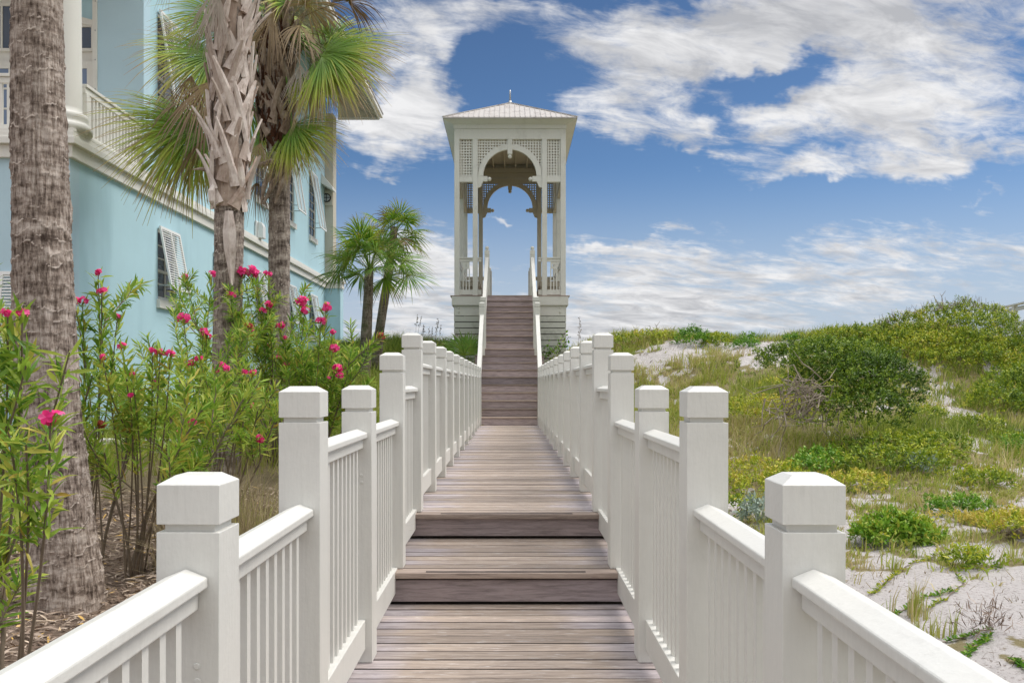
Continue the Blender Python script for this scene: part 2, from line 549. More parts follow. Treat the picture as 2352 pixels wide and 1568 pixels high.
# ------------------------------------------------------------------ terrain
CT = [(-2.5, 3, -.62), (-5, 4, -.6), (-4, 7, -.58), (-7, 10, -.6), (-3, 11, -.2), (-3.6, 15, .3), (-6.5, 18, .2), (-3.6, 22.6, 1.0),
      (-6, 26, 1.4), (-3, 27, 1.8), (-5, 30, 2.15), (-2.5, 30, 2.1), (-12, 20, 0), (-2, 20, .35), (-10, 0, -.6), (-12, 10, -.6),
      (0, 0, -.98), (0, 5, -.85), (0, 10, -.6), (0, 15, -.5), (0, 19, -.45), (0, 22, .2), (0, 25, 1.1), (0, 28, 1.5), (0, 31, 1.6), (0, 35, 1.4),
      (1.3, 4, -.72), (1.3, 10, -.58), (1.3, 15, -.40), (1.5, 19, -.2), (1.6, 23, .85), (2.0, 26, 1.7), (-1.3, 10, -.5), (-1.3, 15, -.3), (-1.4, 19, -.1), (-1.6, 23, .9),
      (2.66, 4.6, -.6), (2.7, 7, -.57), (4.05, 7, -.57), (4.3, 9.5, -.51), (6.07, 10.5, -.41), (2.84, 11, -.48), (3.6, 14, -.19), (6.8, 15, -.12),
      (9.8, 17, -.02), (2.9, 18, .3), (4.9, 19, .5), (3.85, 24, 1.92), (3.4, 27, 2.3), (6.1, 26, 2.1), (7.7, 25, 2.2), (8.6, 25.5, 2.3), (9.7, 24, 2.3),
      (11.9, 24, 2.55), (13.6, 24, 2.0), (9.55, 20.5, 1.0), (12.1, 20.5, .75), (7.1, 20, .85), (10, 6, -.6), (14, 12, -.4), (16, 20, .8), (4, 0, -.65), (10, 0, -.65),
      (4, 32, 1.6), (9, 32, 1.5), (14, 32, 1.2), (-5, 36, 1.4), (-10, 34, 1.0), (17, 26, 1.3), (5, 40, .6), (12, 40, .5), (-8, 42, .5)]
_c = np.array(CT, float)


def _phi(r2):
    return 0.5 * r2 * np.log(r2 + 1e-9)


_n = len(_c)
_d2 = ((_c[:, None, :2] - _c[None, :, :2]) ** 2).sum(-1)
_A = np.zeros((_n + 3, _n + 3))
_A[:_n, :_n] = _phi(_d2) + np.eye(_n) * 0.3
_A[:_n, _n] = 1; _A[:_n, _n + 1:] = _c[:, :2]
_A[_n, :_n] = 1; _A[_n + 1:, :_n] = _c[:, :2].T
_W = np.linalg.solve(_A, np.concatenate([_c[:, 2], [0, 0, 0]]))


def ground(x, y):
    x = np.atleast_1d(np.asarray(x, float)); y = np.atleast_1d(np.asarray(y, float))
    xc = np.clip(x, -12, 17); yc = np.clip(y, -3, 40)
    out = np.zeros_like(x)
    for i in range(0, len(x), 20000):
        a = xc[i:i + 20000]; b = yc[i:i + 20000]
        r2 = (a[:, None] - _c[None, :, 0]) ** 2 + (b[:, None] - _c[None, :, 1]) ** 2
        out[i:i + 20000] = _phi(r2) @ _W[:_n] + _W[_n] + a * _W[_n + 1] + b * _W[_n + 2]
    far = np.hypot(x - xc, y - yc)
    t = np.clip(far / 18, 0, 1); t = t * t * (3 - 2 * t)
    out = out * (1 - t) + (-1.0) * t
    nearw = np.clip((np.abs(x) - 0.9) / 1.5, 0, 1)
    hum = (fbm(x * 0.55, y * 0.55, 0, 3, 3) - 0.5) * 0.5 * np.clip((y - 9) / 8, 0.12, 1) + (fbm(x * 2.2, y * 2.2, 0, 3, 9) - 0.5) * 0.10
    return out + hum * nearw * (1 - t)


def gz(x, y):
    return float(ground([x], [y])[0])


SANDS = [(4.6, 5.4, 2.9, 2.6, 1.3), (3.6, 9.0, 2.4, 1.0, .62), (6.0, 10.3, 1.6, .7, .45), (2.5, 10.6, .8, 1.5, .8), (9.4, 18.6, .8, 2.0, .75), (10.6, 17.2, 1.5, .8, .7), (9.0, 15.2, 1.4, .5, .5),
         (6.4, 23.6, 2.0, 2.2, 1.1), (4.4, 23.4, 1.6, 1.4, 1.05), (8.0, 13.0, 1.3, .6, .5), (7.6, 11.5, 1.5, .6, .42), (8.6, 21.2, 1.3, .7, .7), (9, 30, 8, 4, .4)]


def sandy(x, y):
    """1 = bare sand, 0 = fully grown"""
    x = np.asarray(x, float); y = np.asarray(y, float)
    s = np.zeros_like(x)
    for cx, cy, rx, ry, w in SANDS:
        d = np.sqrt(((x - cx) / rx) ** 2 + ((y - cy) / ry) ** 2)
        s = np.maximum(s, w * np.clip(1.25 - d, 0, 1))
    n = fbm(x * 1.1, y * 1.1, 0, 4, 21) - 0.5
    n2 = fbm(x * 4.5, y * 4.5, 0, 3, 31) - 0.5
    s = s + n * 1.2 + n2 * 1.8 - 0.07
    return np.clip((s - 0.22) / 0.35, 0, 1)


def axis_pts(a, b, step, far):
    core = np.arange(a, b + 1e-6, step)
    ext = step
    lo = [a]; hi = [b]
    while lo[-1] > -far:
        ext *= 1.6; lo.append(lo[-1] - ext)
    ext = step
    while hi[-1] < far:
        ext *= 1.6; hi.append(hi[-1] + ext)
    return np.concatenate([lo[:0:-1], core, hi[1:]])


gx = axis_pts(-11, 16, 0.11, 3000); gy = axis_pts(-3, 34, 0.13, 3000)
GX, GY = np.meshgrid(gx, gy)
gxf = GX.ravel(); gyf = GY.ravel()
gzf = ground(gxf, gyf)
nx, ny = len(gx), len(gy)
idx = np.arange(nx * ny).reshape(ny, nx)
quads = np.stack([idx[:-1, :-1].ravel(), idx[:-1, 1:].ravel(), idx[1:, 1:].ravel(), idx[1:, :-1].ravel()], 1)
sand_v = sandy(gxf, gyf)
left = np.clip((-0.2 - gxf) / 0.6, 0, 1)
mul_v = left * np.clip((12.0 - gyf) / 2.5, 0, 1)
sand_v = np.where(gxf < 0, 0, sand_v)

m, nt, b = newmat('dune_ground', 0.95, 0.1)
o = coords(nt)
sa = nd(nt, 'Attribute', attribute_name='sand'); mu = nd(nt, 'Attribute', attribute_name='mulch')
n1 = nd(nt, 'TexNoise', {'Vector': o, 'Scale': 3.0, 'Detail': 8.0, 'Roughness': 0.7})
n2 = nd(nt, 'TexNoise', {'Vector': o, 'Scale': 38.0, 'Detail': 6.0, 'Roughness': 0.75})
n3 = nd(nt, 'TexNoise', {'Vector': o, 'Scale': 14.0, 'Detail': 5.0, 'Roughness': 0.7})
sandc = mixc(nt, n1, (0.43, 0.40, 0.385), (0.58, 0.545, 0.53))
sp = ramp(nt, n2, [(0.385, 1.0), (0.45, 0.0)])
sandc = mixc(nt, sp, sandc, (0.22, 0.18, 0.16))
soil = mixc(nt, n2, (0.14, 0.12, 0.055), (0.33, 0.28, 0.16))
mulc = mixc(nt, n2, (0.08, 0.055, 0.042), (0.34, 0.26, 0.20))
sm = nd(nt, 'Math', {0: (sa, 'Fac'), 1: n3}, operation='ADD')
sm = ramp(nt, sm, [(0.75, 0.0), (0.95, 1.0)])
c = mixc(nt, sm, soil, sandc)
c = mixc(nt, (mu, 'Fac'), c, mulc)
setcol(nt, b, c)
n5 = nd(nt, 'TexNoise', {'Vector': o, 'Scale': 4.5, 'Detail': 3.0})
hh = nd(nt, 'Math', {0: n5, 1: 3.0}, operation='MULTIPLY')
hh = nd(nt, 'Math', {0: hh, 1: n3}, operation='ADD')
hh = nd(nt, 'Math', {0: hh, 1: n2}, operation='ADD')
bump(nt, b, hh, 0.7, 0.03)
M['ground'] = m
g = link_mesh('ground', np_mesh('ground', np.stack([gxf, gyf, gzf], 1), [quads], {'sand': sand_v, 'mulch': mul_v}, True, [m]))
tag(g, kind='structure')
m, nt, b = newmat('sea_water', 0.15, 0.5)
b.inputs['Base Color'].default_value = (0.03, 0.12, 0.17, 1)
sea = MB(); sea.add([(-3000, 70, -.9), (3000, 70, -.9), (3000, 3000, -.9), (-3000, 3000, -.9)], [(0, 1, 2, 3)])
tag(sea.build('sea', m), kind='structure')

# ------------------------------------------------------------------ boardwalk
XL, XR = -.752, .702              # centre lines of the two railings
CX = (XL + XR) / 2
L1, L2, L3 = -.189, -.394, -.60   # floors below the long upper deck (0)
Y1, Y2, Y3 = 6.64, 5.47, 3.16     # noses of the steps
YST = 20.6                        # foot of the staircase
RISE, RUN = .19, .33
boardwalk = empty('boardwalk', (CX, 0, 0), kind='structure')


def boards(mb, y0, y1, z, x0, x1, pitch=.14, gap=.0115, th=.034):
    """boards across the walk, laid from y1 back to y0"""
    y = y1
    while y > y0 + .02:
        ya = max(y - pitch + gap, y0)
        mb.cur = random.random()
        dz = random.uniform(-.0015, .0015)
        mb.box(x0 + random.uniform(-.006, .006), x1 + random.uniform(-.006, .006), ya, y, z - th + dz, z + dz)
        y -= pitch


x0, x1 = CX - .86, CX + .86
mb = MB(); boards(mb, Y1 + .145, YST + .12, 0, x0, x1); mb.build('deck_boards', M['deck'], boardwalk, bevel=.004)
mb = MB(); mb.cur = .7; mb.box(x0, x1, Y1, Y1 + .137, -.036, 0); mb.build('nosing', M['tread'], boardwalk, bevel=.005)
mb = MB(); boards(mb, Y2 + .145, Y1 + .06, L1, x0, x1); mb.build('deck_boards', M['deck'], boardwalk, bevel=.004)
mb = MB(); mb.cur = .6; mb.box(x0, x1, Y2, Y2 + .137, L1 - .036, L1); mb.build('nosing', M['tread'], boardwalk, bevel=.005)
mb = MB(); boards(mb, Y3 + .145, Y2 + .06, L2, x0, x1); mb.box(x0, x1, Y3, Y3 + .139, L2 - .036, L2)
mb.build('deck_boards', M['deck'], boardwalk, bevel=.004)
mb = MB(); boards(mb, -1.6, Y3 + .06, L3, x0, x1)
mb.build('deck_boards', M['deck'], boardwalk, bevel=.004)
for yy, zt, zb, g0, g1 in ((Y1, 0, L1, .0, .022), (Y2, L1, L2, .012, .022), (Y3, L2, L3, .0, .02)):
    mb = MB(); mb.cur = random.random()
    mb.box(x0 + .02, x1 - .02, yy + .03, yy + .066, zb + g1, zt - .037 - g0)
    mb.build('riser', M['riser'], boardwalk, bevel=.003)
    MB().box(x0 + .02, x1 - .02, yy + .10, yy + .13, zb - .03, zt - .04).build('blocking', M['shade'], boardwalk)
    mb = MB(); mb.box(CX - .50, CX + .49, yy + .022, yy + .030, zt, zt + .0025)
    mb.box(CX - .50, CX + .49, yy + .036, yy + .044, zt, zt + .0025)
    mb.build('grip_strip', M['dark'], boardwalk)
mb = MB()
for x in (CX - .6, CX, CX + .6):
    mb.box(x - .03, x + .03, Y1 + .08, YST, -.25, -.05)
    mb.box(x - .03, x + .03, Y2 + .08, Y1 + .03, L1 - .22, L1 - .04)
    mb.box(x - .03, x + .03, Y3 + .08, Y2 + .03, L2 - .22, L2 - .04)
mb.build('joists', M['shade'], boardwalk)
mb = MB()
for y in np.arange(7.5, 20.5, 2.4):
    for x in (CX - .7, CX + .7):
        mb.box(x - .07, x + .07, y - .07, y + .07, -1.2, -.251)
for y in (.5, 4.2, 6.0):
    for x in (CX - .72, CX + .72):
        mb.box(x - .07, x + .07, y - .07, y + .07, -1.3, -.62)
mb.build('support_posts', M['shade'], boardwalk)

# railings -----------------------------------------------------------------
PW = .147
PYS = [-.45, .90, 2.06 + PW / 2, 3.165 + PW / 2, 4.36 + PW / 2, 5.59 + PW / 2] + [6.74 + PW / 2 + 1.25 * k for k in range(12)]
PFL = [L3, L3, L3, L2, L2, L1] + [0] * 12


def post_mesh(h, w=PW, name='post'):
    a = w / 2; i = .0145
    mb = MB()
    zc = [0, h - .135, h - .116, h - .020, h]
    mb.box(-a, a, -a, a, 0, h - .130)
    mb.box(-a + i, a - i, -a + i, a - i, h - .1305, h - .1115)
    c = a - .032
    vs = [(-a, -a, h - .112), (a, -a, h - .112), (a, a, h - .112), (-a, a, h - .112),
          (-a, -a, h - .020), (a, -a, h - .020), (a, a, h - .020), (-a, a, h - .020),
          (-c, -c, h), (c, -c, h), (c, c, h), (-c, c, h)]
    for px_, pz_ in ((.022, h - .44), (.024, h - .475)):      # plugged bolt heads
        mb.tube([(px_, -a, pz_), (px_, -a - .003, pz_)], [.009, .0075], 10)
    mb.add(vs, [(3, 2, 1, 0), (0, 1, 5, 4), (1, 2, 6, 5), (2, 3, 7, 6), (3, 0, 4, 7), (4, 5, 9, 8), (5, 6, 10, 9), (6, 7, 11, 10), (7, 4, 8, 11), (8, 9, 10, 11)])
    return mb.mesh(name, M['white'])


POSTM = post_mesh(1.36)
BAL = {}


def baluster_mesh(h):
    k = round(h, 3)
    if k not in BAL:
        mb = MB(); mb.box(-.016, .016, -.016, .016, 0, h)
        BAL[k] = mb.mesh('baluster', M['white'])
    return BAL[k]


def railing(xc, s, label):
    """s = +1 when the walk lies on the +x side"""
    root = empty('railing', (xc, PYS[0], L3), label, 'railing')
    for y, f in zip(PYS, PFL):
        o = link_mesh('post', POSTM, root, (xc + random.uniform(-.002, .002), y, f + .003))
        o.rotation_euler = (random.uniform(-.003, .003), random.uniform(-.003, .003), random.uniform(-.012, .012))
        add_bevel(o, .004)
    nb = 0
    rest = MB()
    for i in range(len(PYS) - 1):
        ya = PYS[i] + PW / 2 + .001; yb = PYS[i + 1] - PW / 2 - .001
        fl = PFL[i]
        zt = fl + 1.13
        mb = MB()
        # cap with two sloping faces over a narrower sub-rail
        mb.prism([(xc - .05, zt - .024), (xc + .05, zt - .024), (xc + .05, zt), (xc, zt + .02), (xc - .05, zt)], 'y', ya, yb)
        mb.prism([(xc - .028, zt - .075), (xc + .028, zt - .075), (xc + .028, zt - .025), (xc - .028, zt - .025)], 'y', ya, yb)
        mb.build('handrail', M['white'], root, bevel=.004)
        mb = MB()
        bx = xc + s * .018
        mb.box(bx - .022, bx + .022, ya, yb, fl + .07, fl + .215)
        mb.build('bottom_rail', M['white'], root, bevel=.004)
        n = int(round((yb - ya) / .0925)) - 1
        h = (zt - .0755) - (fl + .2155)
        for k in range(n):
            y = ya + (yb - ya) * (k + 1) / (n + 1)
            if 1 <= i and nb < 100:
                link_mesh('baluster', baluster_mesh(h), root, (xc, y, fl + .2155))
                nb += 1
            else:
                rest.box(xc - .016, xc + .016, y - .016, y + .016, fl + .2155, fl + .2155 + h)
    o = rest.build('balusters', M['white'], root)
    o['kind'] = 'stuff'
    return root


railing(XL, 1, 'white wooden railing with square capped posts beside the palms and blue house')
railing(XR, -1, 'white wooden railing with square capped posts beside the sandy green dune')

# staircase ----------------------------------------------------------------
NR = 19
stairs = empty('staircase', (CX, YST, 0), 'long brown wooden stair climbing from the boardwalk to the white pavilion', 'staircase')
for k in range(1, NR + 1):
    yk = YST + RUN * (k - 1)
    w0, w1 = (-.94, .87) if k <= 9 else (-.79, .755)
    mb = MB(); mb.cur = random.random()
    mb.box(w0 + .004, w1 - .004, yk + .022, yk + .05, RISE * (k - 1) + .004, RISE * k - .031)
    mb.build('riser', M['riser'], stairs, bevel=.003)
    if k < NR:
        mb = MB()
        for y0_ in (yk, yk + .168):
            mb.cur = random.random()
            mb.box(w0, w1, y0_, y0_ + .162, RISE * k - .03, RISE * k)
        mb.build('tread', M['tread'], stairs, bevel=.004)
for x, k0, k1 in ((-.90, 0, 9), (.83, 0, 9), (-.765, 9, 19), (.73, 9, 19)):
    mb = MB()
    ya = YST + RUN * k0; yb = YST + RUN * k1 - .12
    za = RISE * k0; zb = RISE * k1 - .07
    mb.prism([(ya, za - .3), (yb, zb - .3), (yb, zb), (ya + .06, za + .02)], 'x', x - .02, x + .02)
    mb.build('stringer', M['riser'], stairs)


def ball_post_mesh(h, w=.147):
    mb = MB(); a = w / 2
    mb.box(-a, a, -a, a, 0, h - .15); mb.box(-a + .01, a - .01, -a + .01, a - .01, h - .15, h - .135); mb.box(-a, a, -a, a, h - .135, h)
    mb.lathe((0, 0, h), [(.03, 0), (.026, .02)], 16)
    mb.ball((0, 0, h + .07), .058, 20)
    return mb.mesh('newel_post', M['tower'])


BALLM = ball_post_mesh(1.36)
NEWEL = post_mesh(1.39, .15, 'newel_post'); NEWEL.materials[0] = M['tower']


def stair_rail(s, label):
    xa = -.752 if s < 0 else .702
    xb = xa - s * .02
    xc_ = xa - s * .045
    root = empty('stair_railing', (xa, YST + .2, 0), label, 'stair railing')
    yA, yB, yC = YST + 2.72, YST + 3.12, YST + 5.94 + .06
    kA, kB = RISE * 9, RISE * 10
    link_mesh('newel_post', NEWEL, root, (xa, yA, kA))
    link_mesh('newel_post', NEWEL, root, (xb, yB, kB))
    link_mesh('newel_post', BALLM, root, (xc_ , yC + .10, RISE * 19))
    for (ya, yb, za, zb, x0_, x1_) in ((YST + .14, yA - .076, 1.13 - .02, kA + 1.04, xa, xa), (yB + .076, yC + .02, kB + 1.0, RISE * 19 + 1.115, xb, xc_)):
        mb = MB()
        mb.rect_tube((x0_, ya, za), (x1_, yb, zb), .10, .045)
        mb.rect_tube((x0_, ya, za - .05), (x1_, yb, zb - .05), .05, .055)
        mb.build('handrail', M['white'], root, bevel=.004)
        mb = MB()
        mb.rect_tube((x0_, ya, za - .86), (x1_, yb, zb - .86), .04, .13)
        mb.build('bottom_rail', M['tower'], root, bevel=.004)
        n = 20
        for k in range(1, n):
            t = k / n
            x = x0_ + (x1_ - x0_) * t; y = ya + (yb - ya) * t; z = za + (zb - za) * t
            mb = MB(); mb.box(x - .016, x + .016, y - .016, y + .016, z - .83, z - .05)
            mb.build('baluster', M['tower'], root)
    return root


stair_rail(-1, 'white stair railing with ball topped newel on the palmetto side of the brown stair')
stair_rail(1, 'white stair railing with ball topped newel on the leafy vine side of the brown stair')
# ------------------------------------------------------------------ pavilion
TY, TD = 26.62, 5.0               # front face and depth of the frame
TC, TW = -.015, 1.672             # centre and half width over the posts
TP = .155
PZ = RISE * 19                    # platform
TB = TY + TD
pav = empty('pavilion', (TC, TY + TD / 2, PZ - 1.8), 'tall white open pavilion with lattice arches and hipped metal roof on the dune stair', 'pavilion')
X0, X1 = TC - TW, TC + TW


def P(mb, name, mat='tower', bevel=.005, parent=None, smooth=False):
    return mb.build(name, M[mat], parent or pav, bevel=bevel, smooth=smooth)


def bx(*a):
    return MB().box(*a)


# platform and its base
mb = MB(); boards(mb, TY - .09, TB + .1, PZ - .002, X0 - .12, X1 + .12, th=.03)
P(mb, 'platform_deck', 'tread', .003)
fas = MB()
gap0, gap1 = -.80, .765            # the stair passes between
for a, b_ in ((X0 - .075, gap0 - .03), (gap1 + .03, X1 + .075)):
    fas.box(a, b_, TY - .062, TY - .012, PZ - .30, PZ - .034)
fas.box(X0 - .075, X0 - .035, TY - .011, TB + .06, PZ - .30, PZ - .034)
fas.box(X1 + .035, X1 + .075, TY - .011, TB + .06, PZ - .30, PZ - .034)
fas.box(X0 - .03, X1 + .03, TB + .03, TB + .06, PZ - .30, PZ - .034)
P(fas, 'fascia')
sk = MB()
for a, b_ in ((X0 - .012, gap0 - .05), (gap1 + .05, X1 + .012)):
    sk.box(a, b_, TY - .011, TY + .04, PZ - .61, PZ - .301)
sk.box(X0 - .012, X0 + .03, TY + .041, TB, PZ - .61, PZ - .301)
sk.box(X1 - .03, X1 + .012, TY + .041, TB, PZ - .61, PZ - .301)
P(sk, 'skirt_board')
for xs in ((X0 - .010, gap0 - .05), (gap1 + .05, X1 + .010)):
    mb = MB(); z = PZ - .625
    while z > .9:
        mb.cur = random.random()
        mb.box(xs[0], xs[1], TY - .006, TY + .02, z - .158, z); z -= .183
    P(mb, 'slat_screen', 'slat', .003)
for xs in (X0 - .010, X1 - .012):
    mb = MB(); z = PZ - .625
    while z > .9:
        mb.box(xs, xs + .022, TY + .03, TB, z - .158, z); z -= .183
    P(mb, 'slat_screen', 'slat', .003)
mb = MB()
for x in (X0 + .08, -.8, .77, X1 - .08):
    for y in (TY + .12, TY + 2.5, TB - .1):
        mb.box(x - .07, x + .07, y - .07, y + .07, .2, PZ - .31)
P(MB().box(X0 + .01, X1 - .01, TY + .05, TY + .07, .5, PZ - .62), 'shade_backing', 'shade', 0)  # dark panel added behind the slats as painted shade for their gaps
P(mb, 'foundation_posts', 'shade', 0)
for x in (X0 + .135, X1 - .17):
    for z in (PZ - .375, PZ - .50):
        mb = MB(); mb.tube([(x, TY - .011, z), (x, TY - .03, z), (x, TY - .04, z)], [.026, .024, .012], 14)
        P(mb, 'bolt', 'tower', 0)

ZB0, ZB1 = 7.014, 7.18             # beam under the lattice
ZT0, ZT1 = 8.295, 8.61             # main beam
PI_L = (-1.135, -.985); PI_R = (.945, 1.095)      # inner posts


def post(x0, x1, y0, y1, z1=ZT1, mat='tower'):
    P(bx(x0, x1, y0, y1, PZ + .002, z1), 'post', mat)


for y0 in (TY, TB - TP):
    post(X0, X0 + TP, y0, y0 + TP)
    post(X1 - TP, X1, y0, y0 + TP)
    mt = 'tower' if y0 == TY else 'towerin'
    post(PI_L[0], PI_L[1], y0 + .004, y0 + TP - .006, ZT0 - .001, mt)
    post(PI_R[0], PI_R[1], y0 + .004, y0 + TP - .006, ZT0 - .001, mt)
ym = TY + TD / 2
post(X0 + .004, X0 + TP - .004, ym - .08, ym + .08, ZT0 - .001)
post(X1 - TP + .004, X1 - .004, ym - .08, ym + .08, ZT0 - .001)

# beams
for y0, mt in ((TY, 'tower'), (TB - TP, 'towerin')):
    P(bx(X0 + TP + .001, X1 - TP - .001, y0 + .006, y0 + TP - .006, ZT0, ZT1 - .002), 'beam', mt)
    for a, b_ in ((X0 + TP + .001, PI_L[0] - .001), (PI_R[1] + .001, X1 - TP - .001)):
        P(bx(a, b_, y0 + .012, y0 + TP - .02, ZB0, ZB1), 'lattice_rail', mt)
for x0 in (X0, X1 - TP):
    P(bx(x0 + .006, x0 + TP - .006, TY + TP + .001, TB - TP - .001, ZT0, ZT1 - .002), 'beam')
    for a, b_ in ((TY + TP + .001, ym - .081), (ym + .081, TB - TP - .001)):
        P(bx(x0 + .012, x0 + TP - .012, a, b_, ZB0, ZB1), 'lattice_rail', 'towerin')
# frieze under the eaves
fr = MB()
fr.box(X0 - .022, X1 + .022, TY - .022, TY + .03, ZT1 - .001, 8.80)
fr.box(X0 - .022, X1 + .022, TB - .03, TB + .022, ZT1 - .001, 8.80)
fr.box(X0 - .022, X0 + .03, TY + .031, TB - .031, ZT1 - .001, 8.80)
fr.box(X1 - .03, X1 + .022, TY + .031, TB - .031, ZT1 - .001, 8.80)
P(fr, 'frieze')

# arches
AZ, AX = 7.19, -.02
RO, RI = .954, .80


def arch(y0, y1, mat):
    n = 40
    vs = []; fs = []
    for i in range(n + 1):
        a = pi * i / n
        for r in (RO, RI):
            for y in (y0, y1):
                vs.append((AX + r * cos(a), y, AZ + r * sin(a)))
    for i in range(n):
        p = i * 4; q = p + 4
        fs += [(p, p + 2, q + 2, q), (p + 1, q + 1, q + 3, p + 3), (p, q, q + 1, p + 1), (p + 2, p + 3, q + 3, q + 2)]
    fs += [(0, 1, 3, 2), (n * 4, n * 4 + 2, n * 4 + 3, n * 4 + 1)]
    mb = MB(); mb.add(vs, fs)
    P(mb, 'arch', mat, .004)
    # hanging keystone with a ball
    mb = bx(AX - .072, AX + .072, y0 - .012, y1 + .012, AZ + RI - .135, AZ + RI + .02)
    mb.box(AX - .072, AX + .072, y0 - .012, y1 + .012, AZ + RI + .021, ZT0 - .001)
    mb.box(AX - .055, AX + .055, y0 + .01, y1 - .01, AZ + RI - .15, AZ + RI - .136)
    P(mb, 'keystone', mat)
    P(MB().ball((AX, (y0 + y1) / 2, AZ + RI - .205), .063, 20), 'ball', mat, 0, smooth=True)
    # stepped brackets at the springing, each with a ball
    for s in (-1, 1):
        xi = PI_L[1] if s < 0 else PI_R[0]
        k = -s
        pr = [(0, .0), (.29, .0), (.29, -.155), (.145, -.155), (.145, -.205), (.118, -.225), (.112, -.275), (.085, -.315), (.04, -.335), (0, -.34)]
        poly = [(xi + k * (px + .001), AZ + pz) for px, pz in pr]
        if k > 0: poly = poly[::-1]
        mb = MB().prism(poly, 'y', y0 + .006, y1 - .006)
        P(mb, 'bracket', mat, .004)
        P(MB().ball((xi + k * .345, (y0 + y1) / 2, AZ - .08), .063, 20), 'ball', mat, 0, smooth=True)


arch(TY + .02, TY + .125, 'tower')
arch(TB - .125, TB - .02, 'towerin')


def lattice(u0, u1, z0, z1, plane, w, mat, arch_cut=False, flip=False, pitch=.083, sw=.040):
    """crossed laths; plane 'y': u is x, w is the y of the front laths"""
    mb = MB()

    def lath(ua, ub, za, zb, off):
        t = .009
        a = w + off
        if plane == 'y': mb.box(ua, ub, a, a + t, za, zb)
        else: mb.box(a, a + t, ua, ub, za, zb)
    r = RO - .03
    hz, vt = (0.0, .0095) if not flip else (.0095, 0.0)
    z = z0 + pitch * .5
    while z < z1:
        a, b_ = u0, u1
        dz = z - AZ
        if arch_cut and abs(dz) < r:
            e = sqrt(r * r - dz * dz)
            if u1 <= AX + .1: b_ = min(b_, AX - e)
            else: a = max(a, AX + e)
        if b_ - a > .02: lath(a, b_, z - sw / 2, min(z + sw / 2, z1), hz)
        z += pitch
    u = u0 + pitch * .5
    while u < u1:
        za = z0
        du = u - AX
        if arch_cut and abs(du) < r: za = max(z0, AZ + sqrt(r * r - du * du))
        if z1 - za > .02: lath(u - sw / 2, min(u + sw / 2, u1), za, z1, vt)
        u += pitch
    P(mb, 'lattice_panel', mat, 0)


for y0, mt in ((TY + .06, 'tower'), (TB - .10, 'towerin')):
    lattice(X0 + TP, PI_L[0], ZB1, ZT0, 'y', y0, mt)
    lattice(PI_R[1], X1 - TP, ZB1, ZT0, 'y', y0, mt, flip=True)
    lattice(PI_L[1], AX - .072, AZ, ZT0, 'y', y0, mt, True)
    lattice(AX + .072, PI_R[0], AZ, ZT0, 'y', y0, mt, True, flip=True)
for x0 in (X0 + .06, X1 - .09):
    for a, b_ in ((TY + TP, ym - .08), (ym + .08, TB - TP)):
        lattice(a, b_, ZB1, ZT0, 'x', x0, 'towerin')

# ceiling, joists
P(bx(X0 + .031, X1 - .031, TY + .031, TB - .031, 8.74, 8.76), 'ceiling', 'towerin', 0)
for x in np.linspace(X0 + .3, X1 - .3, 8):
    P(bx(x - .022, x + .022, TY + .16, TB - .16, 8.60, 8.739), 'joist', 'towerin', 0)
# solid boards over the far lattice, seen through the front arch
mb = MB()
for k in range(3):
    mb.box(X0 + TP + .002, X1 - TP - .002, TB - TP - .03, TB - TP - .004, 8.06 + k * .18, 8.06 + k * .18 + .174)
P(mb, 'inner_boards', 'towerin', .003)

# roof: hipped, standing seams
OV = .325
ex0, ex1, ey0, ey1 = X0 - OV, X1 + OV, TY - OV, TB + OV
EZ = 8.86
ridge_z = 9.90
hy = (ex1 - ex0) / 2
A = [(ex0, ey0, EZ), (ex1, ey0, EZ), (ex1, ey1, EZ), (ex0, ey1, EZ), (TC, ey0 + hy, ridge_z), (TC, ey1 - hy, ridge_z)]
lo = [(x, y, z - .035) for x, y, z in A]
mb = MB(); mb.add(A + lo, [(0, 1, 4), (1, 2, 5, 4), (2, 3, 5), (3, 0, 4, 5), (7, 6, 10), (8, 7, 10, 11), (9, 8, 11), (6, 9, 11, 10),
                           (0, 6, 7, 1), (1, 7, 8, 2), (2, 8, 9, 3), (3, 9, 6, 0)])
roof = P(mb, 'roof', 'metalroof', 0)
mb = MB()
slope = (ridge_z - EZ) / hy
for i in range(1, 26):
    x = ex0 + (ex1 - ex0) * i / 26
    d = min(x - ex0, ex1 - x)
    if d < .08: continue
    p = Vector((x, ey0 - .004, EZ + .006)); q = Vector((x, ey0 + d, EZ + .006 + d * slope))
    mb.rect_tube(p, q, .014, .03)
    p = Vector((x, ey1 + .004, EZ + .006)); q = Vector((x, ey1 - d, EZ + .006 + d * slope))
    mb.rect_tube(p, q, .014, .03)
y = ey0 + .15
while y < ey1 - .1:
    d = min(y - ey0, ey1 - y, hy)
    for s in (0, 1):
        xe = ex0 if s == 0 else ex1; k = 1 if s == 0 else -1
        mb.rect_tube((xe - k * .004, y, EZ + .006), (xe + k * d, y, EZ + .006 + d * slope), .014, .03)
    y += .156
P(mb, 'seam', 'metalroof', 0, parent=roof)
mb = MB()
for c_ in ((ex0, ey0), (ex1, ey0)): mb.rect_tube((c_[0], c_[1], EZ + .012), (TC, ey0 + hy, ridge_z + .012), .07, .03)
for c_ in ((ex0, ey1), (ex1, ey1)): mb.rect_tube((c_[0], c_[1], EZ + .012), (TC, ey1 - hy, ridge_z + .012), .07, .03)
mb.rect_tube((TC, ey0 + hy, ridge_z + .014), (TC, ey1 - hy, ridge_z + .014), .07, .03)
P(mb, 'ridge_cap', 'metalroof', 0, parent=roof)
mb = MB(); fy = ey0 + hy - .05
mb.tube([(TC, fy, ridge_z - .1), (TC, fy, ridge_z + .05)], .05, 10)
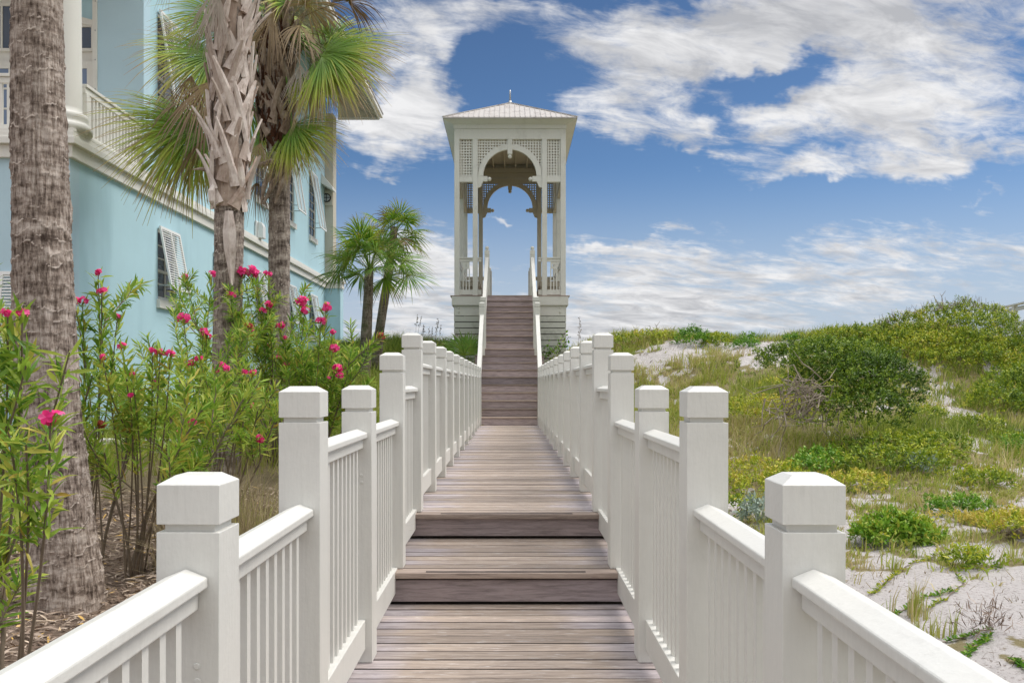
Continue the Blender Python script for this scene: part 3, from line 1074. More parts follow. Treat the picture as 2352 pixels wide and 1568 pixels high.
mb.tube([(TC, fy, ridge_z + .04), (TC, fy, ridge_z + .33), (TC, fy + .02, ridge_z + .39), (TC, fy + .06, ridge_z + .40), (TC, fy + .1, ridge_z + .37)], [.024, .024, .023, .02, .012], 10)
P(mb, 'finial', 'steel', 0, parent=roof, smooth=True)
# sloping boxed eaves
e = .012; sz0 = 8.80; wz = 8.72
a0 = [(ex0 + e, ey0 + e, EZ - .04), (ex1 - e, ey0 + e, EZ - .04), (ex1 - e, ey1 - e, EZ - .04), (ex0 + e, ey1 - e, EZ - .04)]
b0 = [(X0 - .023, TY - .023, wz), (X1 + .023, TY - .023, wz), (X1 + .023, TB + .023, wz), (X0 - .023, TB + .023, wz)]
mb = MB(); mb.add(a0 + b0, [(i, i + 4, (i + 1) % 4 + 4, (i + 1) % 4) for i in range(4)])
P(mb, 'soffit', 'tower', 0)

# platform railings with a round-holed panel
RT = PZ + 1.145


def hole_panel(cx, y, z0, z1, w, r):
    n = 32
    vs = []; fs = []
    zc_ = (z0 + z1) / 2
    for yy in (y, y + .02):
        for i in range(n):
            a = 2 * pi * i / n
            k = 1 / max(abs(cos(a)), abs(sin(a)))
            vs.append((cx + w / 2 * cos(a) * k, yy, zc_ + (z1 - z0) / 2 * sin(a) * k))
        for i in range(n):
            a = 2 * pi * i / n
            vs.append((cx + r * cos(a), yy, zc_ + r * sin(a)))
    for i in range(n):
        j = (i + 1) % n
        fs += [(i, j, n + j, n + i), (2 * n + i, 3 * n + i, 3 * n + j, 2 * n + j), (n + i, n + j, 3 * n + j, 3 * n + i), (i, 2 * n + i, 2 * n + j, j)]
    mb = MB(); mb.add(vs, fs)
    return mb


for y0, mt in ((TY + .03, 'tower'), (TB - .11, 'towerin')):
    for a, b_, pan in ((X0 + TP + .001, PI_L[0] - .001, True), (PI_L[1] + .001, -.872, False), (.832, PI_R[0] - .001, False), (PI_R[1] + .001, X1 - TP - .001, True)):
        mb = bx(a, b_, y0, y0 + .09, RT - .032, RT); mb.box(a, b_, y0 + .02, y0 + .07, RT - .125, RT - .033)
        P(mb, 'rail', mt, .003)
        P(bx(a, b_, y0 + .015, y0 + .06, PZ + .025, PZ + .175), 'bottom_rail', mt, .003)
        if pan:
            cx = (a + b_) / 2
            P(hole_panel(cx, y0 + .03, RT - .34, RT - .126, .20, .045), 'holed_panel', mt, 0)
            for x in (cx - .09, cx + .09):
                P(bx(x - .018, x + .018, y0 + .025, y0 + .055, PZ + .176, RT - .341), 'baluster', mt, 0)
            P(bx(cx - .016, cx + .016, y0 + .026, y0 + .054, PZ + .176, PZ + .55), 'baluster', mt, 0)
for x0 in (X0 + .03, X1 - .12):
    for a, b_ in ((TY + TP + .001, ym - .081), (ym + .081, TB - TP - .001)):
        mb = bx(x0, x0 + .09, a, b_, RT - .032, RT); mb.box(x0 + .02, x0 + .07, a, b_, RT - .125, RT - .033)
        P(mb, 'rail', 'tower', .003)
        P(bx(x0 + .02, x0 + .065, a, b_, PZ + .025, PZ + .175), 'bottom_rail', 'tower', .003)
        n = 13
        for k in range(1, n):
            y = a + (b_ - a) * k / n
            P(bx(x0 + .03, x0 + .058, y - .014, y + .014, PZ + .176, RT - .126), 'baluster', 'tower', 0)
# benches along both sides
for s in (-1, 1):
    xa, xb = (X0 + .16, -.92) if s < 0 else (.88, X1 - .16)
    bench = empty('bench', ((xa + xb) / 2, ym, PZ), 'weathered slatted bench inside the pavilion on its ' + ('house side' if s < 0 else 'dune side'), 'bench')
    mb = MB()
    for k in range(4):
        w = (xb - xa) / 4
        mb.box(xa + k * w + .006, xa + (k + 1) * w - .006, TY + .30, TB - .3, PZ + .43, PZ + .465)
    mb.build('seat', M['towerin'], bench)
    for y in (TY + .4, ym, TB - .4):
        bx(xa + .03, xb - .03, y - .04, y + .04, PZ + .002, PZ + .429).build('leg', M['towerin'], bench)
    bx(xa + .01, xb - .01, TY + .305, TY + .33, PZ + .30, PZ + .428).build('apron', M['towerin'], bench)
# newels and falling rails of the far stair
for s, x in ((-1, -.742), (1, .705)):
    r = empty('stair_railing', (x, TB - .1, PZ), 'white railing with a ball newel at the pavilion\'s far edge, ' + ('palm side' if s < 0 else 'dune side'), 'stair railing')
    link_mesh('newel_post', BALLM, r, (x, TB + .02, PZ + .003))
    mb = MB(); mb.rect_tube((x - s * -.03, TB + .1, PZ + 1.0), (x - s * -.03, TB + 2.6, PZ - .45), .09, .05)
    mb.build('handrail', M['tower'], r)
    mb = MB(); mb.rect_tube((x - s * -.03, TB + .1, PZ + .2), (x - s * -.03, TB + 2.6, PZ - 1.2), .04, .13)
    mb.build('bottom_rail', M['tower'], r)
    for k in range(1, 16):
        t = k / 16; y = TB + .1 + 2.5 * t; z = PZ + 1.0 - 1.45 * t
        mb = MB(); mb.box(x + s * .03 - .014, x + s * .03 + .014, y - .014, y + .014, z - .75, z - .03); mb.build('baluster', M['tower'], r)
# ------------------------------------------------------------------ blue house
HX, HY, HE = -6.9, 13.9, 33.4      # side wall, front corner, far end
CZ0, CZ1 = 4.50, 4.90              # cornice between the storeys
UY = 16.7                          # wall behind the corner porch
house = empty('beach_house', (-10.5, 22, -.8), 'large pale blue stucco beach house with white cornice, corner porch and louvered shutters', 'house')


def H(mb, name, mat, bevel=.006, parent=None, smooth=False):
    return mb.build(name, M[mat], parent or house, bevel=bevel, smooth=smooth)


def wall_holes(y0, y1, z0, z1, x, th, holes):
    """wall in the plane X = x (outer face), with rectangular holes (ya, yb, za, zb)"""
    mb = MB()
    ys = sorted({y0, y1, *[h[0] for h in holes], *[h[1] for h in holes]})
    for a, b_ in zip(ys[:-1], ys[1:]):
        cuts = sorted([(h[2], h[3]) for h in holes if h[0] <= a + 1e-6 and h[1] >= b_ - 1e-6])
        z = z0
        for za, zb in cuts:
            if za > z: mb.box(x - th, x, a, b_, z, za)
            z = zb
        if z < z1: mb.box(x - th, x, a, b_, z, z1)
    return mb


WWID = .98
WY = [17.36, 20.6, 24.05, 27.35, 30.45]
low = [(y, y + WWID, 2.62, 4.02) for y in WY]
upp = [(y, y + WWID, 6.05, 8.25) for y in WY]
top = [(y, y + WWID, 9.9, 11.9) for y in WY]
mb = wall_holes(HY + .3, HE, -1.0, CZ0 + .05, HX, .3, low)
H(mb, 'lower_wall', 'blue', 0)
H(MB().box(-15, HX, HY, HY + .3, -1.0, CZ0 + .05), 'front_wall', 'bluef', 0)
mb = wall_holes(UY + .3, 33.0, CZ1 - .05, 13.4, HX - .004, .3, upp + top)
H(mb, 'upper_wall', 'blue', 0)
H(MB().box(-7.77, HX - .004, UY, UY + .3, CZ1 - .05, 13.4), 'porch_wall', 'bluef', 0)
H(MB().box(-15, -6.33, HE, HE + .19, -1.0, CZ0), 'end_wall', 'blue', 0)
H(MB().box(-15, HX - .31, HY + .31, HE - .01, CZ1 - .3, CZ1 - .06), 'floor_slab', 'trim', 0)
# far wing: blue below, beige above
H(MB().box(HX - .2, -6.33, 33.0, HE - .01, -1.0, CZ0), 'wing_wall', 'blue', 0)
H(MB().box(-15, -6.60, 33.001, HE + .2, CZ0 + .001, 11.0), 'wing_upper_wall', 'beige', 0)
# cornice: two steps round the corner
mb = MB()
for d, za, zb in ((.07, CZ0, CZ0 + .20), (.14, CZ0 + .201, CZ0 + .31), (.10, CZ0 + .311, CZ1)):
    mb.prism([(-15, HY - d), (HX + d, HY - d), (HX + d, 32.99), (HX - .02, 32.99), (HX - .02, HY + .02), (-15, HY + .02)], 'z', za, zb)
    mb.box(HX + d, -6.33 + d, 33 - d, 33 - .001, za, zb)
    mb.box(-6.33 + .001, -6.33 + d, 33, HE, za, zb)
H(mb, 'cornice', 'trim', .008)
H(MB().box(HX - .35, HX + .1, HY + .3, UY - .001, CZ1 + .001, CZ1 + .05).box(-15, HX + .1, HY - .08, HY + .3 - .001, CZ1 + .001, CZ1 + .05), 'porch_curb', 'trim')
mb = MB(); mb.box(HX + .001, HX + .05, HY + .001, HE, -1.0, -.25); mb.box(-15, HX + .05, HY - .05, HY - .001, -1.0, -.25)
H(mb, 'plinth', 'trim')

# corner column
H(MB().lathe((-7.13, 14.16, CZ1 + .05), [(.42, 0), (.42, .10), (.40, .12), (.36, .15), (.35, .18), (.365, .22), (.365, .27), (.34, .30), (.275, .33), (.27, .4), (.255, 2.5), (.235, 4.2), (.30, 4.3), (.34, 4.4), (.34, 4.5)], 40), 'column', 'column', 0, smooth=True)
autosmooth(house.children[-1], 50)
H(MB().box(-15, HX - .02, HY + .02, HY + .5, 9.45, 10.0).box(HX - .5, HX - .02, HY + .501, UY, 9.45, 10.0), 'porch_beam', 'trim')
H(MB().box(-15, HX - .03, HY + .05, UY, 10.001, 10.1), 'porch_ceiling', 'soffit', 0)


def balustrade(pts, name='balcony_railing'):
    root = link_mesh(name, MB().box(0, .01, 0, .01, 0, .01).mesh(name, M['trim']), house, (0, 0, 0))
    bpy.data.objects.remove(root)
    (xa, ya), (xb, yb) = pts
    mb = MB()
    zt = 5.84
    mb.rect_tube((xa, ya, zt), (xb, yb, zt), .12, .05)
    mb.rect_tube((xa, ya, zt - .075), (xb, yb, zt - .075), .07, .095)
    o = mb.build(name, M['trim'], house, bevel=.005)
    mb = MB(); mb.rect_tube((xa, ya, CZ1 + .12), (xb, yb, CZ1 + .12), .06, .09)
    mb.build('bottom_rail', M['trim'], o)
    L = sqrt((xb - xa) ** 2 + (yb - ya) ** 2)
    n = int(L / .125)
    for k in range(n):
        t = (k + .5) / n
        x = xa + (xb - xa) * t; y = ya + (yb - ya) * t
        w = .05 if k == 0 or k == n - 1 else .024
        MB().box(x - w, x + w, y - w, y + w, CZ1 + .1655, zt - .123).build('baluster', M['trim'], o)
    return o


balustrade([(-6.98, 14.5), (-6.98, UY - .01)])
balustrade([(-14.5, 14.05), (-7.5, 14.05)])

# porch windows: white trim board, French door, transom with a sloping head, side window
H(MB().box(-7.86, -7.771, UY - .03, UY + .1, CZ1 - .05, 13.4), 'trim_board', 'trim')
for k in range(6):
    MB().ball((-7.80, UY - .032, 5.4 + k * .55), .014, 8).build('screw', M['steel'], house)
H(MB().box(-15, -7.861, UY + .12, UY + .3, CZ1 - .05, 13.4), 'porch_back_wall', 'trim', 0)


def framed(xa, xb, za, zb, y, cols, rows, fr=.07, mun=.025, glass='glass', name='window', parent=None):
    """frame with muntins in a plane facing -Y; its pane is a sub-part"""
    mb = MB()
    mb.box(xa, xa + fr, y, y + .06, za, zb); mb.box(xb - fr, xb, y, y + .06, za, zb)
    mb.box(xa + fr, xb - fr, y, y + .06, za, za + fr); mb.box(xa + fr, xb - fr, y, y + .06, zb - fr, zb)
    for i in range(1, cols):
        x = xa + fr + (xb - xa - 2 * fr) * i / cols
        mb.box(x - mun / 2, x + mun / 2, y + .01, y + .05, za + fr, zb - fr)
    for j in range(1, rows):
        z = za + fr + (zb - za - 2 * fr) * j / rows
        mb.box(xa + fr, xb - fr, y + .012, y + .048, z - mun / 2, z + mun / 2)
    o = H(mb, name, 'trim', .003)
    H(MB().box(xa + fr, xb - fr, y + .028, y + .034, za + fr, zb - fr), 'pane', glass, 0, parent=o)
    return o


framed(-9.02, -7.87, CZ1, 7.05, UY + .055, 3, 5, .13, .035, 'glassc', 'french_door')
framed(-10.2, -9.04, CZ1, 7.05, UY + .055, 3, 5, .13, .035, 'glassc', 'french_door')
framed(-9.02, -7.87, 7.25, 7.75, UY + .055, 1, 1, .05, .03, 'glass', 'transom_window')
framed(-10.2, -9.04, 7.25, 8.15, UY + .055, 2, 1, .05, .04, 'glass', 'transom_window')
mb = MB().prism([(-9.02, 8.12), (-9.02, 8.0), (-7.87, 7.70), (-7.87, 7.82)][::-1], 'y', UY + .02, UY + .119)
H(mb, 'sloping_head', 'trim')
H(MB().prism([(-9.02, 8.121), (-7.87, 7.821), (-7.87, 8.6), (-9.02, 8.6)], 'y', UY + .06, UY + .119), 'gable_panel', 'blue', 0)

# side-wall windows with propped louvered shutters
def louver_mesh(w, h, name='shutter'):
    """hangs down from z=0 in the plane X=0, along +Y"""
    mb = MB(); st = .055; th = .035
    mb.box(0, th, 0, st, -h, 0); mb.box(0, th, w - st, w, -h, 0); mb.box(0, th, w / 2 - .022, w / 2 + .022, -h + st, -st)
    mb.box(0, th, st, w - st, -st, 0); mb.box(0, th, st, w - st, -h, -h + st)
    z = -st - .02
    while z > -h + st + .01:
        for a, b_ in ((st, w / 2 - .022), (w / 2 + .022, w - st)):
            mb.add([(.004, a, z + .014), (.004, b_, z + .014), (.031, b_, z - .014), (.031, a, z - .014),
                    (.004, a, z + .024), (.004, b_, z + .024), (.031, b_, z - .004), (.031, a, z - .004)],
                   [(0, 1, 2, 3), (7, 6, 5, 4), (0, 4, 5, 1), (2, 6, 7, 3), (1, 5, 6, 2), (0, 3, 7, 4)])
        z -= .05
    return mb.mesh(name, M['shutter'])


def side_window(y, z0, z1, tilt, hfrac, shut=True):
    w = WWID
    mb = MB(); x = HX - .03; fr = .07
    mb.box(x - .06, x, y, y + fr, z0, z1); mb.box(x - .06, x, y + w - fr, y + w, z0, z1)
    mb.box(x - .06, x, y + fr, y + w - fr, z0, z0 + fr); mb.box(x - .06, x, y + fr, y + w - fr, z1 - fr, z1)
    mb.box(x - .05, x - .01, y + w / 2 - .015, y + w / 2 + .015, z0 + fr, z1 - fr)
    n = 5 if z1 - z0 < 2 else 7
    for j in range(1, n):
        z = z0 + fr + (z1 - z0 - 2 * fr) * j / n
        t = .03 if j == n // 2 else .013
        mb.box(x - .045, x - .008, y + fr, y + w - fr, z - t, z + t)
    f = H(mb, 'window', 'trim', .003)
    H(MB().box(x - .035, x - .03, y + fr, y + w - fr, z0 + fr, z1 - fr), 'pane', 'glass', 0, parent=f)
    mb = MB(); mb.box(HX - .029, HX + .07, y - .06, y + w + .06, z0 - .17, z0 - .002)
    H(mb, 'sill', 'trim', .006, parent=f)
    if shut:
        k = ('S', round(z1 - z0, 2), hfrac)
        h = (z1 - z0) * hfrac
        if k not in BAL: BAL[k] = louver_mesh(w + .06, h)
        s = link_mesh('shutter', BAL[k], house, (HX + .03, y - .03, z1 + .03))
        s.rotation_euler = (0, -radians(tilt), 0)
        mb = MB()
        for yy in (.06, w):
            d = h * .93
            p0 = Vector((-.02, yy, -d * .93 - .02)); p1 = Vector((d * sin(radians(tilt)) , yy, -d * cos(radians(tilt))))
            mb2 = MB()
            base = Vector((HX + .03, y - .03, z1 + .03))
            mb2.tube([base + Vector((-.03, yy, p1.z + .0)), base + p1], .012, 8)
            mb2.build('prop', M['steel'], house)


for y in WY: side_window(y, 2.62, 4.02, 10.5, .90)
for y in WY: side_window(y, 6.05, 8.25, 9.5, .90)
for y in WY: side_window(y, 9.9, 11.9, 8, .90)
# shutter on the front wall by the garage doors
s = link_mesh('shutter', louver_mesh(1.0, 1.2), house, (-7.98 - .05, HY - .02, 2.66))
s.rotation_euler = (0, 0, -pi / 2); s.rotation_euler = (radians(-9), 0, 0)
s.rotation_euler = Matrix.Rotation(radians(-9), 3, 'X').to_euler()
bpy.data.objects.remove(s)
me = louver_mesh(1.0, 1.35)
s = link_mesh('shutter', me, house, (-7.97, HY - .02, 2.72))
s.rotation_euler = (Matrix.Rotation(radians(-10), 3, 'X') @ Matrix.Rotation(radians(-90), 3, 'Z') @ Matrix.Scale(1, 3)).to_euler()
mb = MB()
mb.box(-10.6, -7.93, HY - .04, HY - .001, -.9, 1.28)
gd = H(mb, 'garage_door', 'trim', .01)
for i in range(4):
    for j in range(3):
        H(MB().box(-10.5 + i * .64, -10.5 + i * .64 + .52, HY - .055, HY - .041, -.8 + j * .68, -.25 + j * .68), 'door_panel', 'trim', .012, parent=gd)
# meter box and round wall light
mb = MB(); mb.box(HX + .001, HX + .06, 23.9, 24.25, 4.93, 5.36); mb.prism([(HX + .061, 4.90), (HX + .22, 4.90), (HX + .22, 5.22), (HX + .16, 5.33), (HX + .061, 5.33)], 'y', 23.95, 24.22)
H(mb, 'meter_box', 'shutter', .015)
lx, lz = -6.82, CAMZ + (880 - 456) / FD * 33
mb = MB().box(lx - .2, lx + .2, 32.93, 33.0, lz - .27, lz + .27)
wl = H(mb, 'wall_light', 'beige', .01)
mb = MB(); mb.tube([(lx, 32.93, lz), (lx, 32.88, lz)], .16, 28); H(mb, 'light_ring', 'dark', .004, parent=wl)
mb = MB(); mb.tube([(lx, 32.879, lz), (lx, 32.86, lz)], [.125, .10], 24); H(mb, 'light_lens', 'steel', 0, parent=wl)
mb = MB(); mb.box(lx - .012, lx + .012, 32.85, 32.859, lz - .14, lz + .14); mb.box(lx - .14, lx + .14, 32.84, 32.849, lz - .012, lz + .012)
H(mb, 'light_guard', 'dark', 0, parent=wl)
mb = MB().prism([(HX + .001, 8.25), (HX + .42, 8.02), (HX + .42, 8.12), (HX + .001, 8.62)], 'y', 32.3, 32.99)
H(mb, 'canopy', 'trim')
# deep eave along the wall: sloping soffit on rafters, closed at the far end
xe, ze, ye, yr, slp = -4.95, 11.30, 19.0, 34.0, .5
xw = HX - .003
zw = ze + (xe - xw) * slp
rf = H(MB().prism([(xw, zw), (xw, zw - .06), (xe, ze - .06), (xe, ze)], 'y', ye, yr), 'eave', 'soffit', 0)
H(MB().prism([(xw, zw + .06), (xw, zw + .001), (xe, ze + .001), (xe + .07, ze - .03), (xe + .07, ze + .03)], 'y', ye - .05, yr + .1), 'roof_sheet', 'metalroof', 0, parent=rf)
H(MB().box(xe - .10, xe - .05, ye + .01, yr - .03, ze - .24, ze - .04), 'fascia', 'trim', .008, parent=rf)
H(MB().box(xe - .045, xe + .05, ye, yr + .05, ze - .17, ze - .035), 'gutter', 'trim', .01, parent=rf)
y = ye + .4
while y < yr - .2:
    H(MB().prism([(xw + .001, zw - .061), (xw + .001, zw - .26), (xe - .11, ze - .061 - .12), (xe - .11, ze - .061 + .05)], 'y', y, y + .06), 'rafter', 'soffit', 0, parent=rf)
    y += .62
H(MB().prism([(-6.598, zw - .30), (-6.598, ze - .20), (xe - .11, ze - .20), (xe - .11, ze - .065)], 'y', yr - .06, yr - .001), 'end_panel', 'soffit', 0, parent=rf)
H(MB().box(-6.598, xe - .08, yr - .09, yr - .061, ze - .27, ze - .16), 'end_board', 'trim', .006, parent=rf)
# main roof out of the picture
mb = MB(); mb.prism([(-15.5, 13.4), (HX + .6, 13.4), (HX + .6, 13.55), (-11, 16.5)], 'y', UY - 1.0, 33)
H(mb, 'main_roof', 'metalroof', 0)
# low white wall by the drive
lw = MB().box(-6.7, -4.1, 12.4, 12.62, -.9, .12); lw.box(-6.75, -4.05, 12.36, 12.66, .121, .20)
tag(lw.build('garden_wall', M['trim'], bevel=.01, origin=(-5.4, 12.5, -.6)), 'low white capped garden wall behind the oleander stems', 'wall')
# ------------------------------------------------------------------ palms
M['frond'] = mat_leaf('palm_frond', [(0.0, (.15, .25, .03)), (.35, (.17, .34, .03)), (.70, (.43, .49, .06)), (.90, (.42, .33, .13)), (1.0, (.36, .24, .16))], 'a', .4, .3)
M['frondg'] = mat_leaf('green_palm_frond', [(0.0, (.36, .46, .09)), (.5, (.19, .36, .07)), (.85, (.22, .28, .08)), (1.0, (.38, .29, .17))], 'a', .4, .28)
M['frondd'] = mat_leaf('dead_palm_frond', [(0.0, (.42, .31, .16)), (.5, (.40, .30, .19)), (1.0, (.24, .17, .11))], 'a', .7, .15)
M['frondp'] = mat_leaf('bleached_palm_frond', [(0.0, (.45, .40, .33)), (.6, (.48, .42, .36)), (1.0, (.34, .26, .21))], 'a', .7, .15)
M['frondb'] = mat_leaf('brown_palm_frond', [(0.0, (.20, .13, .06)), (.5, (.24, .16, .08)), (1.0, (.15, .09, .06))], 'a', .7, .15)
M['inflo'] = mat_leaf('palm_blossom', [(0.0, (.32, .34, .06)), (1.0, (.46, .44, .16))], 'a', .6, .2)


def frond(name, mat, parent, crown, hub, aim, R, droop=.35, roll=0.0, nseg=38, spread=135, hang=0.0, seed=0, fold=.18, w0=.022, petiole=True, tipdroop=.5):
    """fan leaf: petiole from crown to hub; blade of pleated segments spreading about aim"""
    rng = np.random.RandomState(seed)
    crown = np.array(crown, float); hub = np.array(hub, float)
    f = np.array(aim, float); f /= np.linalg.norm(f)
    up = np.array([0, 0, 1.0])
    if abs(f[2]) > .9: up = np.array([0.0, -1.0, 0.2])
    r = np.cross(f, up); r /= np.linalg.norm(r)
    n = np.cross(r, f)
    cr, sr = cos(roll), sin(roll)
    r, n = r * cr + n * sr, n * cr - r * sr
    V = []; F = []; A = []
    ts = np.array([.02, .16, .34, .52, .70, .86, 1.0])
    sp = radians(spread)
    da = 2 * sp / nseg
    for i in range(nseg):
        a = -sp + da * (i + .5) + rng.uniform(-.7, .7) * da
        if rng.rand() < .05: continue
        L = R * (.66 + .34 * cos(a * .62)) * (rng.uniform(.80, 1.08) if rng.rand() > .08 else rng.uniform(.5, .8))
        # costa: the blade folds down about its midrib
        d = r * sin(a) + f * cos(a)
        side = r * cos(a) - f * sin(a)
        dz = n * (-fold * abs(sin(a)) + rng.uniform(-.07, .07))
        d = d + dz; d /= np.linalg.norm(d)
        dr = droop * rng.uniform(.75, 1.3)
        td = tipdroop * rng.uniform(.3, 2.2)
        lat = rng.normal() * .07
        split = rng.uniform(.36, .5)
        col = rng.uniform(-.14, .14)
        base = len(V)
        for t in ts:
            p = hub + d * (L * t) + side * (lat * L * t * t)
            p = p + np.array([0, 0, -1.0]) * L * (dr * t ** 2 + td * .45 * max(0, t - .55) ** 1.6 * 2 + hang * t)
            if hang: p = p - d * (L * t * min(hang, .75) * .8)
            full = R * t * da * .47
            w = min(full, w0 * (R / 1.2) * 1.25) * (1 if t < split else max(.05, (1 - t) / (1 - split) * .9 + .08))
            if t == ts[0]: w = .006
            V += [p - side * w + n * w * .45, p, p + side * w + n * w * .45]
            aa = t + col
            A += [aa] * 3
        for k in range(len(ts) - 1):
            b0 = base + 3 * k; b1 = b0 + 3
            F += [(b0, b0 + 1, b1 + 1, b1), (b0 + 1, b0 + 2, b1 + 2, b1 + 1)]
    if petiole:
        m_ = (crown + hub) / 2 + np.array([0, 0, .16 * np.linalg.norm(hub - crown)])
        pts = [(1 - t) ** 2 * crown + 2 * t * (1 - t) * m_ + t * t * hub for t in np.linspace(0, 1, 9)]
        for i, p in enumerate(pts):
            d = pts[min(i + 1, 8)] - pts[max(i - 1, 0)]
            d /= np.linalg.norm(d) + 1e-9
            s_ = np.cross(d, [0, 0, 1.0]); s_ /= np.linalg.norm(s_) + 1e-9
            u_ = np.cross(s_, d)
            w = .032 * (1 - .55 * i / 8) * (R / 1.3)
            base = len(V)
            V += [p - s_ * w, p - u_ * w * .5, p + s_ * w, p + u_ * w * .5]
            A += [.15] * 4
            if i:
                q = base - 4
                for k in range(4):
                    F.append((q + k, q + (k + 1) % 4, base + (k + 1) % 4, base + k))
    V = np.array(V) - np.array(wp(parent))
    me = np_mesh(name, V, [np.array(F)], {'a': np.clip(A, 0, 1)}, False, [mat])
    return link_mesh(name, me, parent, wp(parent))


def bark_mat(name, c0, c1, c2, vs=26, ring=9.0, moss=None):
    """fibrous trunk: vertical splits, pale ring scars"""
    m, nt, b = newmat(name, 0.92, 0.1)
    a = nd(nt, 'Attribute', attribute_name='ring')
    uvw = nd(nt, 'Attribute', attribute_name='crev')
    o = coords(nt, (vs * 1.9, vs * 1.9, 7.5))
    n1 = nd(nt, 'TexNoise', {'Vector': o, 'Scale': 1.0, 'Detail': 7.0, 'Roughness': 0.7})
    o2 = coords(nt, (3.5, 3.5, 9))
    n2 = nd(nt, 'TexNoise', {'Vector': o2, 'Scale': 1.3, 'Detail': 6.0, 'Roughness': 0.7})
    s = nd(nt, 'Math', {0: n1, 1: n2}, operation='ADD')
    s = nd(nt, 'Math', {0: s, 1: 0.5}, operation='MULTIPLY')
    c = ramp(nt, s, [(.40, c0), (.49, c1), (.59, c2)])
    rr = nd(nt, 'Math', {0: n2, 1: .35}, operation='ADD')
    rr = nd(nt, 'Math', {0: (a, 'Fac'), 1: rr}, operation='MULTIPLY')
    rs = ramp(nt, rr, [(.34, 0.0), (.50, 0.9)])
    cc = mixc(nt, rs, c, tuple(min(1, x * 1.25) for x in c2))
    if moss:
        n4 = nd(nt, 'TexNoise', {'Vector': coords(nt), 'Scale': 2.4, 'Detail': 7.0, 'Roughness': 0.7})
        mm = ramp(nt, n4, [(.5, 0.0), (.62, .75)])
        cc = mixc(nt, mm, cc, moss)
    setcol(nt, b, cc)
    bump(nt, b, s, 0.9, 0.03)
    return m


M['bark1'] = bark_mat('ringed_palm_bark', (.085, .062, .05), (.30, .24, .20), (.58, .50, .44))
M['bark2'] = bark_mat('grey_palm_bark', (.085, .065, .054), (.25, .205, .175), (.47, .41, .355), 20)
M['bark3'] = bark_mat('mossy_palm_bark', (.06, .05, .04), (.16, .13, .10), (.28, .24, .19), 22, moss=(.07, .09, .03))
m, nt, b = newmat('bleached_leaf_base', 0.85, 0.15)
o = coords(nt, (22, 22, 5)); n1 = nd(nt, 'TexNoise', {'Vector': o, 'Scale': 1.0, 'Detail': 7.0, 'Roughness': 0.7})
o2 = coords(nt, (4, 4, 4)); n2 = nd(nt, 'TexNoise', {'Vector': o2, 'Scale': 1.6, 'Detail': 5.0, 'Roughness': 0.6})
s_ = nd(nt, 'Math', {0: n1, 1: n2}, operation='ADD'); s_ = nd(nt, 'Math', {0: s_, 1: .5}, operation='MULTIPLY')
c = ramp(nt, s_, [(.34, (.26, .20, .165)), (.46, (.56, .50, .475)), (.60, (.72, .68, .66))])
at_ = nd(nt, 'Attribute', attribute_name='rnd'); tn_ = ramp(nt, (at_, 'Fac'), [(0.0, (.62, .52, .44)), (.45, (1.0, .95, .90)), (1.0, (1.18, 1.12, 1.06))])
c = mixc(nt, 1.0, c, tn_, 'MULTIPLY')
setcol(nt, b, c); bump(nt, b, s_, .7, .012)
M['boot'] = m
m, nt, b = newmat('brown_leaf_base', 0.9, 0.15)
c = None
o = coords(nt, (22, 22, 5)); n1 = nd(nt, 'TexNoise', {'Vector': o, 'Scale': 1.0, 'Detail': 7.0, 'Roughness': 0.7})
o2 = coords(nt, (4, 4, 4)); n2 = nd(nt, 'TexNoise', {'Vector': o2, 'Scale': 1.6, 'Detail': 5.0, 'Roughness': 0.6})
s_ = nd(nt, 'Math', {0: n1, 1: n2}, operation='ADD'); s_ = nd(nt, 'Math', {0: s_, 1: .5}, operation='MULTIPLY')
c = ramp(nt, s_, [(.36, (.12, .09, .065)), (.48, (.29, .24, .20)), (.64, (.46, .41, .36))])
at_ = nd(nt, 'Attribute', attribute_name='rnd'); tn_ = ramp(nt, (at_, 'Fac'), [(0.0, (.62, .52, .44)), (.45, (1.0, .95, .90)), (1.0, (1.18, 1.12, 1.06))])
c = mixc(nt, 1.0, c, tn_, 'MULTIPLY')
setcol(nt, b, c); bump(nt, b, s_, .7, .012)
M['bootb'] = m
M['fibre'] = mat_plain('palm_fibre', (.085, .04, .025), .95, .6, 14, .1, bumpd=.05, stretch=(1, 1, .35))


